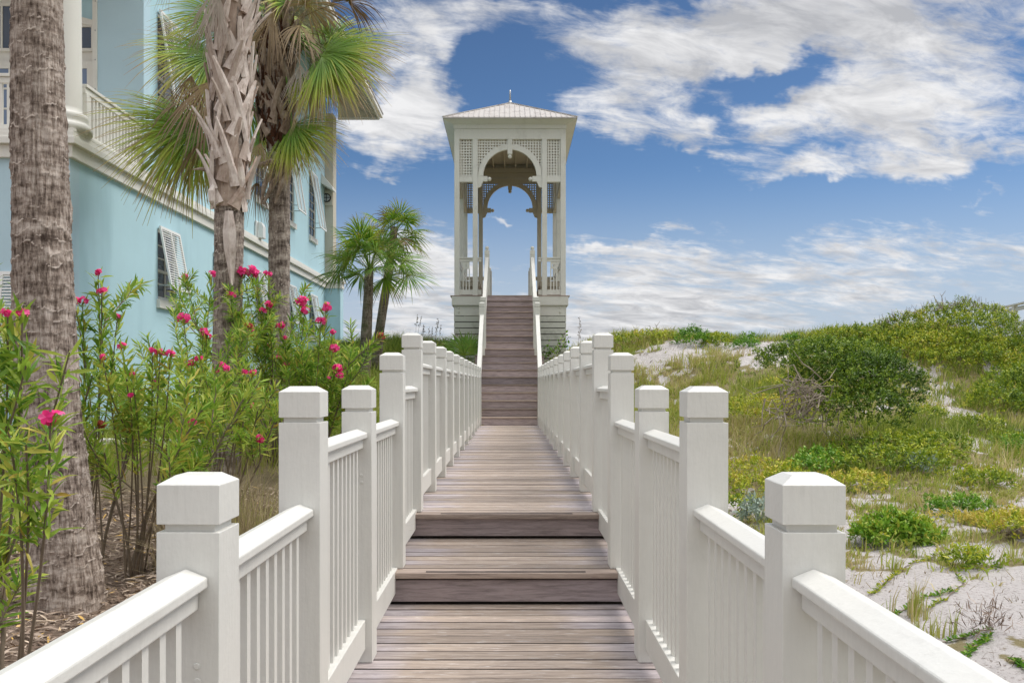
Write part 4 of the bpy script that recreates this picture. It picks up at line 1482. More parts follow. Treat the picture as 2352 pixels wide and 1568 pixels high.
def trunk(parent, path, rad, mat, ring_gap=.085, amp=.016, cols=72, step=.02, name='trunk', seed=0):
    path = [Vector(p) for p in path]
    zs = [p.z for p in path]
    H_ = zs[-1] - zs[0]
    rows = max(20, int(H_ / step))
    th = np.linspace(0, 2 * pi, cols, endpoint=False)
    Z = np.linspace(zs[0], zs[-1], rows)
    cx = np.interp(Z, zs, [p.x for p in path]); cy = np.interp(Z, zs, [p.y for p in path])
    k = np.ones(7) / 7
    pad = lambda a: np.convolve(np.pad(a, 3, 'edge'), k, 'valid')
    for _ in range(6): cx = pad(cx); cy = pad(cy)
    R = np.interp(Z, zs, rad) if hasattr(rad, '__len__') else np.full(rows, rad)
    T, ZZ = np.meshgrid(th, Z)
    ct, st = np.cos(T), np.sin(T)
    wob = (fbm(ct * 1.6 + 5, st * 1.6, ZZ * 2.2, 3, seed) - .5)
    phase = (ZZ + wob * .16) / ring_gap
    jag = fbm(ct * 5, st * 5, ZZ * 4, 3, seed + 5)
    saw = (phase + jag * .75) % 1.0
    irr = fbm(ct * 2.5, st * 2.5, np.floor(phase) * 1.7, 2, seed + 2)
    ringd = np.clip(1 - np.abs(saw - .1) / .14, 0, 1) * np.clip((irr - .25) * 2.2, 0, 1.3)
    fib = fbm(ct * 17, st * 17, ZZ * 2.6, 3, seed + 8) - .5
    chip = np.clip(fbm(ct * 3.4, st * 3.4, ZZ * 7, 3, seed + 4) - .62, 0, 1)
    RR = R[:, None] * (1 + wob * .10) + amp * (ringd * .45 + (1 - saw) * .22 + fib * 2.0 + chip * 3.5)
    X = cx[:, None] + RR * ct; Yy = cy[:, None] + RR * st
    ZZ2 = ZZ + fib * .01
    V = np.stack([X.ravel(), Yy.ravel(), ZZ2.ravel()], 1) - np.array(wp(parent))
    idx = np.arange(rows * cols).reshape(rows, cols)
    nxt = np.roll(idx, -1, 1)
    F = np.stack([idx[:-1].ravel(), nxt[:-1].ravel(), nxt[1:].ravel(), idx[1:].ravel()], 1)
    me = np_mesh(name, V, [F], {'ring': np.clip(ringd, 0, 1).ravel(), 'crev': fib.ravel()}, True, [mat])
    return link_mesh(name, me, parent, wp(parent))


def boots(parent, ax, z0, z1, r, mat, rows, per, L, W, out, rng, name='leaf_base', lean=.42):
    """criss-cross leaf bases left on the trunk; each is a tapering strap"""
    n = 0
    for i in range(rows):
        for j in range(per):
            z = z0 + (z1 - z0) * (i + rng.uniform(-.2, .2)) / max(1, rows - 1)
            phi = 2 * pi * (j / per) + i * 2.4 + rng.uniform(-.12, .12)
            L_ = L * rng.uniform(.75, 1.2); W_ = W * rng.uniform(.8, 1.15)
            sgn = 1 if (i + j) % 2 else -1
            ln = sgn * lean * rng.uniform(.6, 1.3)
            o_ = out * rng.uniform(.5, 1.7)
            rr = r(z) if callable(r) else r
            V = []; F = []
            S = np.linspace(0, 1, 7)
            curl = rng.uniform(-.1, .25)
            for k, s in enumerate(S):
                ph = phi + ln * s * L_ / rr * (1 - .25 * s)
                rad = rr + .008 + o_ * s ** 1.7 * L_
                w = W_ * rng.uniform(.93, 1.07) * (1.25 - .82 * s ** .7) * (1.0 if k < 6 else .7)
                th = .036 * (1 - .5 * s)
                zz = z + L_ * s * cos(ln * .5)
                c_ = Vector((ax[0](zz) + rad * cos(ph), ax[1](zz) + rad * sin(ph), zz))
                nn = Vector((cos(ph), sin(ph), -.15)); tt = Vector((-sin(ph), cos(ph), 0)) * cos(ln) + Vector((0, 0, -sin(ln)))
                tw = curl * s
                t2 = tt * cos(tw) + nn * sin(tw)
                V += [c_ - t2 * w / 2 - nn * th * .2, c_ - t2 * w * .25 + nn * th * .8, c_ + t2 * w * .25 + nn * th * .8, c_ + t2 * w / 2 - nn * th * .2, c_ - nn * th * .7]
            for k in range(6):
                a = k * 5; b_ = a + 5
                for q in range(5): F.append((a + q, a + (q + 1) % 5, b_ + (q + 1) % 5, b_ + q))
            F.append((30, 31, 32, 33, 34)); F.append((4, 3, 2, 1, 0))
            mb = MB(); mb.cur = rng.rand(); mb.add(V, F)
            o = mb.build(name, mat, parent)
            n += 1
    return n


# near palm: only its ringed trunk is in view
b0 = at(146, 1372, 6.4); b0.z = gz(b0.x, 6.4)
pa = empty('palm_tree', b0, 'thick ringed palm trunk nearest the viewer, rising from the mulch out of the picture', 'palm tree', 'tall cabbage palms by the boardwalk')
pts = [at(150, 1400, 6.4), at(146, 1340, 6.4), at(140, 1200, 6.4), at(118, 1000, 6.4), at(105, 800, 6.4), at(97, 560, 6.4), at(90, 300, 6.4), at(86, 120, 6.4), at(84, -60, 6.4), at(83, -500, 6.4)]
pts[0].z = b0.z - .15
trunk(pa, pts, [.265, .262, .23, .205, .198, .188, .172, .165, .16, .15], M['bark1'], .085, .017, 110, .0125, seed=1)
cr = Vector((pts[-1].x, 6.4, pts[-1].z))
rng = np.random.RandomState(3)
for i in range(16):                 # crown above the frame
    az_ = 2 * pi * i / 16 + rng.uniform(-.2, .2); e_ = rng.uniform(.0, 1.0)
    d = Vector((cos(az_) * cos(e_), sin(az_) * cos(e_), sin(e_)))
    frond('frond', M['frond'], pa, cr, cr + d * 1.1 + Vector((0, 0, .6)), d, 1.1, .5, seed=100 + i, nseg=26)

# second palm: bleached criss-cross leaf bases
Y2P = 11.3
b0 = at(522, 1100, Y2P); b0.z = gz(b0.x, Y2P)
pb = empty('palm_tree', b0, 'palm with bleached criss-cross leaf bases on its upper trunk, behind the oleanders', 'palm tree', 'tall cabbage palms by the boardwalk')
pts = [at(518, 1180, Y2P), at(521, 900, Y2P), at(525, 650, Y2P), at(527, 480, Y2P), at(527, 300, Y2P), at(530, 100, Y2P), at(545, -100, Y2P), at(552, -330, Y2P)]
pts[0].z = b0.z - .3
trunk(pb, pts, [.185, .178, .17, .175, .20, .20, .19, .16], M['bark2'], .11, .013, 72, .022, seed=21)
zs = [p.z for p in pts]
AXB = (lambda z: float(np.interp(z, zs, [p.x for p in pts])), lambda z: float(np.interp(z, zs, [p.y for p in pts])))
rng = np.random.RandomState(5)
zl, zh = at(0, 470, Y2P).z, at(0, -330, Y2P).z
trunk(pb, [q for q in pts if q.z > zl - .3], [.185, .20, .205, .195, .16], M['boot'], .16, .014, 64, .03, 'leaf_base_sleeve', 25)
boots(pb, AXB, zl - .05, zh, lambda z: float(np.interp(z, [zl, zl + .8, zl + 2.6], [.185, .215, .205])), M['boot'], 17, 6, .74, .135, .12, rng, lean=.38)
# a few long loose boots on the outline
boots(pb, AXB, zl + .1, zh - .6, .22, M['boot'], 9, 3, .60, .10, .30, rng, lean=.22)
# one split boot hanging down the bare trunk
mb = MB(); p0 = at(525, 500, Y2P - .2)
V = []; F = []
for k, (yd, w) in enumerate(((485, .05), (530, .085), (570, .08), (600, .055), (630, .035), (655, .012))):
    c_ = at(526 + k * 1.5, yd, Y2P - .205 - .012 * sin(k))
    V += [c_ + Vector((-w, 0, 0)), c_ + Vector((0, -.03, 0)), c_ + Vector((w, 0, 0)), c_ + Vector((0, .01, 0))]
for k in range(5):
    for q in range(4): F.append((k * 4 + q, k * 4 + (q + 1) % 4, k * 4 + 4 + (q + 1) % 4, k * 4 + 4 + q))
mb.add(V, F); mb.build('hanging_leaf_base', M['boot'], pb)
crb = pts[-1]
rng = np.random.RandomState(8)
for i in range(14):
    az_ = 2 * pi * i / 14 + rng.uniform(-.2, .2); e_ = rng.uniform(.1, 1.0)
    d = Vector((cos(az_) * cos(e_), sin(az_) * cos(e_), sin(e_)))
    frond('frond', M['frond'], pb, crb, crb + d * 1.2 + Vector((0, 0, .5)), d, 1.2, .5, seed=140 + i, nseg=26)
hub = at(505, -10, Y2P - .35)
frond('frond', M['frondp'], pb, at(540, -120, Y2P), hub, (-.15, -.1, -1), .75, 0, 0, 30, 24, 0, 161, .05, .02)
frond('frond', M['frondp'], pb, at(540, -120, Y2P), at(496, -30, Y2P - .3), (-.35, -.05, -1), .72, 0, 0, 22, 20, 0, 162, .05, .02)
frond('frond', M['frondp'], pb, at(540, -160, Y2P), at(400, -60, Y2P - .2), (-.6, 0, -.45), .45, .2, 0, 22, 50, 0, 163, .05, .02)
# curved dead stub at the left of the boots
MB().tube([at(488, 402, Y2P), at(478, 392, Y2P - .1), at(462, 388, Y2P - .15), at(443, 390, Y2P - .2)], [.03, .03, .022, .006], 8).build('leaf_base', M['bootb'], pb)
MB().tube([at(492, 425, Y2P - .2), at(486, 440, Y2P - .24), at(487, 462, Y2P - .24), at(494, 480, Y2P - .2)], [.02, .045, .04, .01], 8).build('leaf_base', M['boot'], pb)

# third palm: its crown of fans
Y3P = 14.4
b0 = at(648, 980, Y3P); b0.z = gz(b0.x, Y3P)
pc = empty('palm_tree', b0, 'palm with dark brown fibrous neck and drooping green and tan fans, beside the house shutters', 'palm tree', 'tall cabbage palms by the boardwalk')
pts = [at(646, 1060, Y3P), at(641, 700, Y3P), at(643, 420, Y3P), at(645, 340, Y3P), at(634, 250, Y3P), at(632, 150, Y3P), at(645, 20, Y3P)]
pts[0].z = b0.z - .3
trunk(pc, pts, [.18, .168, .165, .20, .24, .26, .22], M['bark2'], .095, .010, 64, .022, seed=31)
zs3 = [p.z for p in pts]
AXC = (lambda z: float(np.interp(z, zs3, [p.x for p in pts])), lambda z: float(np.interp(z, zs3, [p.y for p in pts])))
zl, zh = at(0, 345, Y3P).z, at(0, 60, Y3P).z
# ragged fibre sleeve
R_ = lambda z: float(np.interp(z, [zl - .2, zl + .4, zh], [.20, .27, .25]))
mb = MB()
for i in range(520):
    z = random.uniform(zl - .1, zh); ph = random.uniform(0, 2 * pi); r = R_(z) + random.uniform(-.03, .02)
    c_ = Vector((AXC[0](z) + r * cos(ph), AXC[1](z) + r * sin(ph), z))
    t_ = Vector((-sin(ph), cos(ph), 0)); n_ = Vector((cos(ph), sin(ph), 0))
    l = random.uniform(.06, .22); w = random.uniform(.008, .04); o_ = random.uniform(.01, .07)
    s_ = random.uniform(-.06, .06)
    mb.add([c_ - t_ * w, c_ + t_ * w, c_ + t_ * (w * .3 + s_) + n_ * o_ + Vector((0, 0, l)), c_ - t_ * (w * .5 - s_) + n_ * o_ + Vector((0, 0, l * .8))], [(0, 1, 2, 3)])
mb.build('fibre_sleeve', M['fibre'], pc)
rng = np.random.RandomState(9)
boots(pc, AXC, at(0, 320, Y3P).z, at(0, 225, Y3P).z, .25, M['bootb'], 4, 6, .62, .15, .22, rng, lean=.5)
boots(pc, AXC, at(0, 190, Y3P).z, zh - .1, .25, M['bootb'], 4, 7, .5, .12, .45, rng, lean=.25)
# drooping lower boots
for (x0_, y0_, x1_, y1_, w) in ((672, 372, 578, 384, .05), (668, 385, 632, 468, .045), (655, 385, 605, 470, .05), (618, 400, 600, 470, .045)):
    p = at(x0_, y0_, Y3P - .24); q = at(x1_, y1_, Y3P - .33)
    mid = (p + q) / 2 + Vector((0, -.05, .03))
    MB().tube([p, mid, q], [w * .8, w, w * .35], 6).build('leaf_base', M['bootb'], pc)
cz = at(640, 80, Y3P)


def F3(hx, hy, tx, ty, R, mat='frond', dY=0.0, dT=-.25, droop=.3, roll=0.0, seed=0, spread=125, nseg=44, tip=.5, fold=.2, cr=None, hang=0.0, twin=True):
    if twin and nseg >= 44 and not mat in ('frondp', 'frondb'):
        F3(hx + (hx < 560) * 18 - (hx > 640) * 18, hy + 14, tx * .8 + hx * .2, ty * .85 + hy * .15 + 22, R * .84, mat, dY + .25, dT, droop, roll * .5, seed + 500, spread, nseg, tip, fold, cr, hang, False)
    nseg = int(nseg * 1.25); R *= .93
    hub = at(hx, hy, Y3P + dY)
    if mat == 'frond':
        roll = (1 if tx < hx else -1) * (.85 + .35 * roll * roll); spread = min(spread, 88); droop *= .45; tip *= .55; fold *= .4; nseg = int(nseg * 1.15)
    tgt = at(tx, ty, Y3P + dY + dT)
    a = (tgt - hub).normalized()
    return frond('frond', M[mat], pc, cr or cz, hub, a, R / FD * Y3P, droop, roll, nseg, spread, hang, seed, fold, tipdroop=tip)


F3(452, 292, 330, 255, 262, 'frond', .1, -.5, .42, .35, 201, 120, 60, .7, .30)
F3(440, 300, 330, 330, 212, 'frond', .25, -.3, .5, .5, 202, 110, 50, .6, .3)
F3(492, 130, 400, 120, 215, 'frond', -.2, -.5, .40, .4, 203, 130, 60, .6, .3)
F3(500, 60, 410, 20, 160, 'frond', .4, .2, .35, .2, 204, 125, 46, .6)
F3(478, 190, 435, 275, 160, 'frondd', -1.0, -.1, .2, .0, 205, 50, 42, .4, .1)
F3(470, 320, 410, 380, 120, 'frondb', -.8, -.1, .3, .0, 240, 55, 42, .5, .1)
F3(500, 30, 420, -20, 170, 'frond', -.3, .2, .3, .3, 241, 80, 48, .5)
F3(610, 60, 560, 110, 120, 'frondd', -.7, -.1, .2, .0, 242, 40, 30, .4, .1)
F3(440, 175, 425, 235, 110, 'frondb', -.9, -.1, .2, .0, 206, 40, 30, .4, .1)
F3(480, 300, 440, 345, 100, 'frondb', .1, -.1, .5, .0, 207, 75, 44, .5, .1)
F3(745, 120, 860, 110, 218, 'frond', -.5, -.5, .36, -.35, 208, 130, 60, .55, .28)
F3(735, 140, 800, 210, 150, 'frond', -.4, -.6, .35, -.2, 209, 110, 44, .8, .25)
F3(760, 90, 850, 30, 150, 'frond', .3, .3, .4, .2, 210, 120, 46, .5)
F3(672, 290, 760, 300, 150, 'frond', -.4, -.5, .5, -.4, 211, 115, 60, .45, .3)
F3(665, 300, 720, 360, 125, 'frond', .0, -.5, .45, -.2, 212, 100, 46, .6, .3)
F3(628, 25, 606, 110, 150, 'frondd', -.6, -.2, .15, .0, 213, 26, 36, .5, .05)
F3(706, 160, 728, 260, 130, 'frondp', -.5, -.1, .1, .0, 214, 30, 40, .3, .05)
F3(690, 150, 690, 240, 100, 'frondp', -.6, -.1, .1, .0, 215, 35, 30, .3, .05)
F3(660, 10, 600, -80, 150, 'frond', -.2, -.3, .3, .0, 216, 130, 44, .4)
F3(700, 10, 760, -60, 160, 'frondd', .1, -.3, .4, .0, 217, 120, 40, .6)
F3(800, 5, 840, -30, 100, 'frondb', .0, -.2, .4, .2, 218, 110, 36, .7)
F3(590, 420, 600, 455, 80, 'frondb', -.2, -.1, .4, .0, 219, 60, 34, .5, cr=at(600, 300, Y3P))
F3(600, 330, 575, 380, 80, 'frondd', -.3, -.1, .4, .0, 220, 50, 26, .5, cr=at(630, 260, Y3P))
F3(570, 230, 560, 330, 140, 'frond', .5, .1, .4, .1, 221, 110, 44, .5, cr=cz)
F3(600, 120, 560, 190, 130, 'frond', .6, .3, .4, .1, 222, 110, 40, .5)
F3(690, 60, 730, 110, 110, 'frondd', -.2, -.3, .5, .0, 223, 80, 30, .6)
F3(650, 50, 690, 40, 130, 'frond', .6, .5, .3, .0, 224, 120, 36, .5)
F3(590, 30, 540, 40, 140, 'frond', .5, .4, .4, .0, 225, 120, 36, .5)
F3(455, 285, 350, 215, 190, 'frond', .3, .1, .3, .3, 230, 80, 50, .5)
F3(470, 310, 390, 380, 150, 'frond', -.2, -.2, .3, .3, 231, 70, 44, .6)
F3(498, 110, 420, 190, 170, 'frond', .0, -.3, .3, .3, 232, 75, 50, .6)
F3(750, 115, 870, 90, 170, 'frond', -.2, .1, .3, .3, 233, 75, 50, .5)
F3(740, 130, 840, 190, 170, 'frond', -.7, -.2, .3, .3, 234, 70, 50, .6)
F3(670, 300, 770, 340, 140, 'frond', -.2, -.1, .3, .3, 235, 70, 50, .6)
F3(600, 300, 585, 360, 110, 'frond', .5, .2, .3, .2, 236, 70, 44, .5)
# blossom stalks at the top of the crown
mb = MB()
for i in range(420):
    p = at(700 + random.gauss(0, 35), 25 + random.gauss(0, 30), Y3P - .3 + random.uniform(-.3, .3))
    d = Vector((random.uniform(-1, 1), random.uniform(-1, 1), random.uniform(-1.2, .4))).normalized() * random.uniform(.08, .2)
    s = Vector((random.uniform(-1, 1), random.uniform(-1, 1), 0)) * .008
    mb.add([p, p + s, p + d], [(0, 1, 2)])
inf = mb.build('blossom_stalk', M['inflo'], pc)
a = inf.data.attributes.new('a', 'FLOAT', 'POINT'); a.data.foreach_set('value', np.random.RandomState(1).rand(len(inf.data.vertices)))


def small_palm(base, pts, rad, crown, n, R, seed, label, bark, dead=5, group=None, mats=('frondg', 'frond'), e0=-.5, e1=1.3, stalk=.62):
    root = empty('palm_tree', base, label, 'palm tree', group)
    trunk(root, pts, rad, M[bark], .07, .009, 40, .03, seed=seed)
    rng = np.random.RandomState(seed)
    for i in range(n):
        t = i / (n - 1)
        e_ = e0 + (e1 - e0) * t + rng.uniform(-.12, .12)
        a_ = i * 2.399 + rng.uniform(-.3, .3)
        d = Vector((cos(a_) * cos(e_), sin(a_) * cos(e_), sin(e_)))
        hub = Vector(crown) + d * R * stalk * rng.uniform(.7, 1.2)
        aim = d + Vector((0, -.3, -.12))
        frond('frond', M[mats[0] if rng.rand() < .75 else mats[1]], root, crown, hub, aim, R * rng.uniform(.66, .86), .18, rng.uniform(-1.0, 1.0), 40, 120, 0, seed * 50 + i, .12, tipdroop=.28)
    for i in range(dead):
        a_ = rng.uniform(0, 2 * pi)
        d = Vector((cos(a_) * .6, sin(a_) * .6, -.75))
        hub = Vector(crown) + d * R * .35
        frond('frond', M['frondb'], root, crown, hub, d + Vector((0, 0, -.4)), R * .7, .3, 0, 26, 60, 0, seed * 90 + i, .1)
    return root


Y = 22.6
p = [at(838, 880, Y), at(842, 760, Y), at(846, 680, Y), at(848, 620, Y)]
p[0].z = gz(p[0].x, Y) - .2
sp1 = small_palm(Vector((p[0].x, Y, p[0].z + .2)), p, [.15, .135, .12, .11], at(850, 622, Y), 24, 1.12, 4,
                 'short upright palm with full green fans and mossy trunk on the dune', 'bark3', 0, 'small palms on the dune', ('frondg', 'frond'), -.22, 1.35, .72)
for cx_, cy_ in ((820, 562), (885, 575), (800, 580)):
    mb = MB(); c0 = at(cx_, cy_, Y - .4)
    mb.tube([at(850, 622, Y), (at(850, 622, Y) + c0) / 2 + Vector((0, 0, .1)), c0], .008, 5)
    for i in range(260):
        q = at(cx_ + random.gauss(0, 16), cy_ + random.gauss(0, 9), Y - .4 + random.uniform(-.2, .2))
        d = Vector((random.uniform(-1, 1), random.uniform(-1, 1), random.uniform(-.8, .8))).normalized() * random.uniform(.06, .16)
        s = Vector((random.uniform(-1, 1), random.uniform(-1, 1), 0)) * .011
        mb.add([q, q + s, q + d], [(0, 1, 2)])
    inf = mb.build('blossom_stalk', M['inflo'], sp1)
    a = inf.data.attributes.new('a', 'FLOAT', 'POINT'); a.data.foreach_set('value', np.random.RandomState(2).rand(len(inf.data.vertices)))
Y = 24.6
p = [at(862, 860, Y), at(872, 760, Y), at(888, 660, Y), at(902, 560, Y), at(906, 522, Y)]
p[0].z = gz(p[0].x, Y) - .2
small_palm(Vector((p[0].x, Y, p[0].z + .2)), p, [.145, .125, .12, .105, .10], at(908, 540, Y), 17, .90, 6,
           'slender leaning palm with wind-browned fans, behind the upright short palm', 'bark3', 1, 'small palms on the dune', ('frond', 'frondb'), -.55, 1.2)
# palmetto leaves by the stair foot
def palmetto(base, n, R, seed, label, mats=('frondg',), e0=.1, e1=1.3, spread=110, nseg=24):
    root = empty('palmetto', base, label, 'palmetto')
    rng = np.random.RandomState(seed)
    for i in range(n):
        e_ = e0 + (e1 - e0) * i / max(1, n - 1); a_ = i * 2.399 + rng.uniform(-.3, .3)
        d = Vector((cos(a_) * cos(e_), sin(a_) * cos(e_), sin(e_)))
        hub = Vector(base) + d * R * .9
        frond('frond', M[mats[i % len(mats)]], root, base, hub, d + Vector((0, 0, -.1)), R, .25, rng.uniform(-.4, .4), nseg, spread, 0, seed * 31 + i, .2, tipdroop=.3)
    return root


q = at(1008, 800, 25); q.z = gz(q.x, 25)
palmetto(q, 10, .62, 3, 'low drooping green palmetto on the dune beside the slatted pavilion base', ('frondg', 'frond'), .2, 1.2)
q = Vector((-1.28, 24.4, gz(-1.28, 24.4)))
palmetto(q, 9, .85, 5, 'dark upright palmetto against the left side of the brown stair', ('frondg',), .75, 1.5, 70, 20)
# dead fan fallen by the railing
fd = empty('fallen_frond', (-2.45, 11.5, gz(-2.45, 11.5)), 'dry tan palm fan lying behind the railing', 'palm frond')
fp = at(742, 1040, 11.5)
frond('blade', M['frondd'], fd, fp + Vector((-.5, .1, -.3)), fp + Vector((-.05, .1, -.10)), (.9, -.2, .42), .55, .1, 0.9, 44, 75, 0, 77, .1)
# ------------------------------------------------------------------ leafy plants
M['oleander'] = mat_leaf('oleander_leaf', [(0.0, (.05, .13, .025)), (.30, (.15, .31, .035)), (.58, (.34, .50, .065)), (.80, (.54, .61, .11)), (.93, (.60, .54, .10)), (1.0, (.52, .34, .07))], 'c', .38, .38)
M['olestem'] = mat_plain('oleander_stem', (.20, .155, .11), .8, .4, 9)
M['pink'] = mat_leaf('pink_petal', [(0.0, (.70, .015, .14)), (.6, (.92, .04, .28)), (1.0, (.95, .18, .42))], 'c', .6, .3)
M['faded'] = mat_leaf('faded_petal', [(0.0, (.42, .06, .04)), (1.0, (.55, .13, .10))], 'c', .7, .3)
M['grass'] = mat_leaf('dune_grass_blade', [(0.0, (.08, .135, .02)), (.35, (.23, .315, .04)), (.6, (.40, .45, .075)), (.8, (.46, .40, .14)), (1.0, (.60, .50, .29))], 'c', .6, .3)
M['shrub'] = mat_leaf('dune_shrub_leaf', [(0.0, (.03, .075, .008)), (.35, (.11, .20, .015)), (.62, (.27, .36, .022)), (.85, (.50, .52, .035)), (1.0, (.58, .46, .09))], 'c', .5, .25)
M['shrubg'] = mat_leaf('glossy_shrub_leaf', [(0.0, (.035, .10, .012)), (.5, (.12, .29, .02)), (.85, (.27, .43, .04)), (1.0, (.48, .46, .06))], 'c', .4, .25)
M['silver'] = mat_leaf('silver_leaf', [(0.0, (.18, .25, .20)), (1.0, (.38, .46, .38))], 'c', .7, .15)
M['twig'] = mat_plain('bleached_twig', (.30, .25, .20), .9, .35, 12)
M['mulch'] = mat_leaf('mulch_chip', [(0.0, (.07, .045, .035)), (.35, (.22, .155, .115)), (.7, (.44, .35, .28)), (.93, (.64, .52, .40)), (1.0, (.66, .42, .13))], 'c', .9, .0)
M['dry'] = mat_leaf('dry_grass_blade', [(0.0, (.13, .10, .055)), (.5, (.34, .27, .15)), (1.0, (.55, .46, .27))], 'c', .8, .15)


def unit(a):
    return a / (np.linalg.norm(a, axis=-1, keepdims=True) + 1e-9)


def leaf_mesh(name, Pp, D, L, W, C, mat, rng, origin, fold=.25, droop=0.0, Nn=None):
    """lance-shaped leaves: base, two side points, tip, with a second pair: 6 verts, folded"""
    n = len(Pp)
    D = unit(D)
    if Nn is None:
        Nn = unit(rng.normal(size=(n, 3)) * .55 + np.array([0, 0, 1.0]))
    S = unit(np.cross(D, Nn)); U = np.cross(S, D)
    L = L[:, None]; W = W[:, None]
    b = Pp
    m1 = Pp + D * L * .38 - U * L * droop * .12
    m2 = Pp + D * L * .72 - U * L * droop * .45
    t = Pp + D * L - U * L * droop
    V = np.stack([b, m1 - S * W * .5 + U * W * fold, m1, m1 + S * W * .5 + U * W * fold, m2 - S * W * .36 + U * W * fold * .8, m2, m2 + S * W * .36 + U * W * fold * .8, t], 1).reshape(-1, 3)
    k = np.arange(n)[:, None] * 8
    T = np.concatenate([k + np.array([[0, 2, 1]]), k + np.array([[0, 3, 2]]), k + np.array([[4, 5, 7]]), k + np.array([[5, 6, 7]])])
    Q = np.concatenate([k + np.array([[1, 2, 5, 4]]), k + np.array([[2, 3, 6, 5]])])
    return np_mesh(name, V - np.array(origin), [T, Q], {'c': np.repeat(np.clip(C, 0, 1), 8)}, False, [mat])


def flower(parent, p, r, rng, n=7, mat='pink'):
    """loose head of five-petalled blossoms"""
    V = []; F = []; C = []
    for i in range(n):
        dd_ = unit(rng.normal(size=3)); c = np.array(p) + dd_ * r * (.8, .6, .55) * rng.rand() ** .4
        nrm = unit(dd_ + np.array([rng.normal() * .3, -.6, .4]))
        a = unit(np.cross(nrm, [0.3, .2, 1])); b_ = np.cross(nrm, a)
        pr = r * rng.uniform(.40, .58)
        ph = rng.uniform(0, 6.28)
        for k in range(5):
            t0 = ph + k * 1.2566
            d = a * cos(t0) + b_ * sin(t0); s = -a * sin(t0) + b_ * cos(t0)
            j = len(V)
            V += [c, c + d * pr * .6 - s * pr * .42 + nrm * pr * .25, c + d * pr * 1.0 + nrm * pr * .10 - s * pr * .2, c + d * pr * 1.02 + nrm * pr * .1 + s * pr * .25, c + d * pr * .6 + s * pr * .42 + nrm * pr * .28]
            F.append((j, j + 1, j + 2, j + 3)); F.append((j, j + 3, j + 4, j + 4))
            C += [rng.uniform(.2, .9)] * 5
    F4 = np.array([f for f in F if f[2] != f[3]]); F3_ = np.array([f[:3] for f in F if f[2] == f[3]])
    me = np_mesh('flower_cluster', np.array(V) - np.array(wp(parent)), [F4, F3_], {'c': C}, False, [M[mat]])
    return link_mesh('flower_cluster', me, parent, wp(parent))


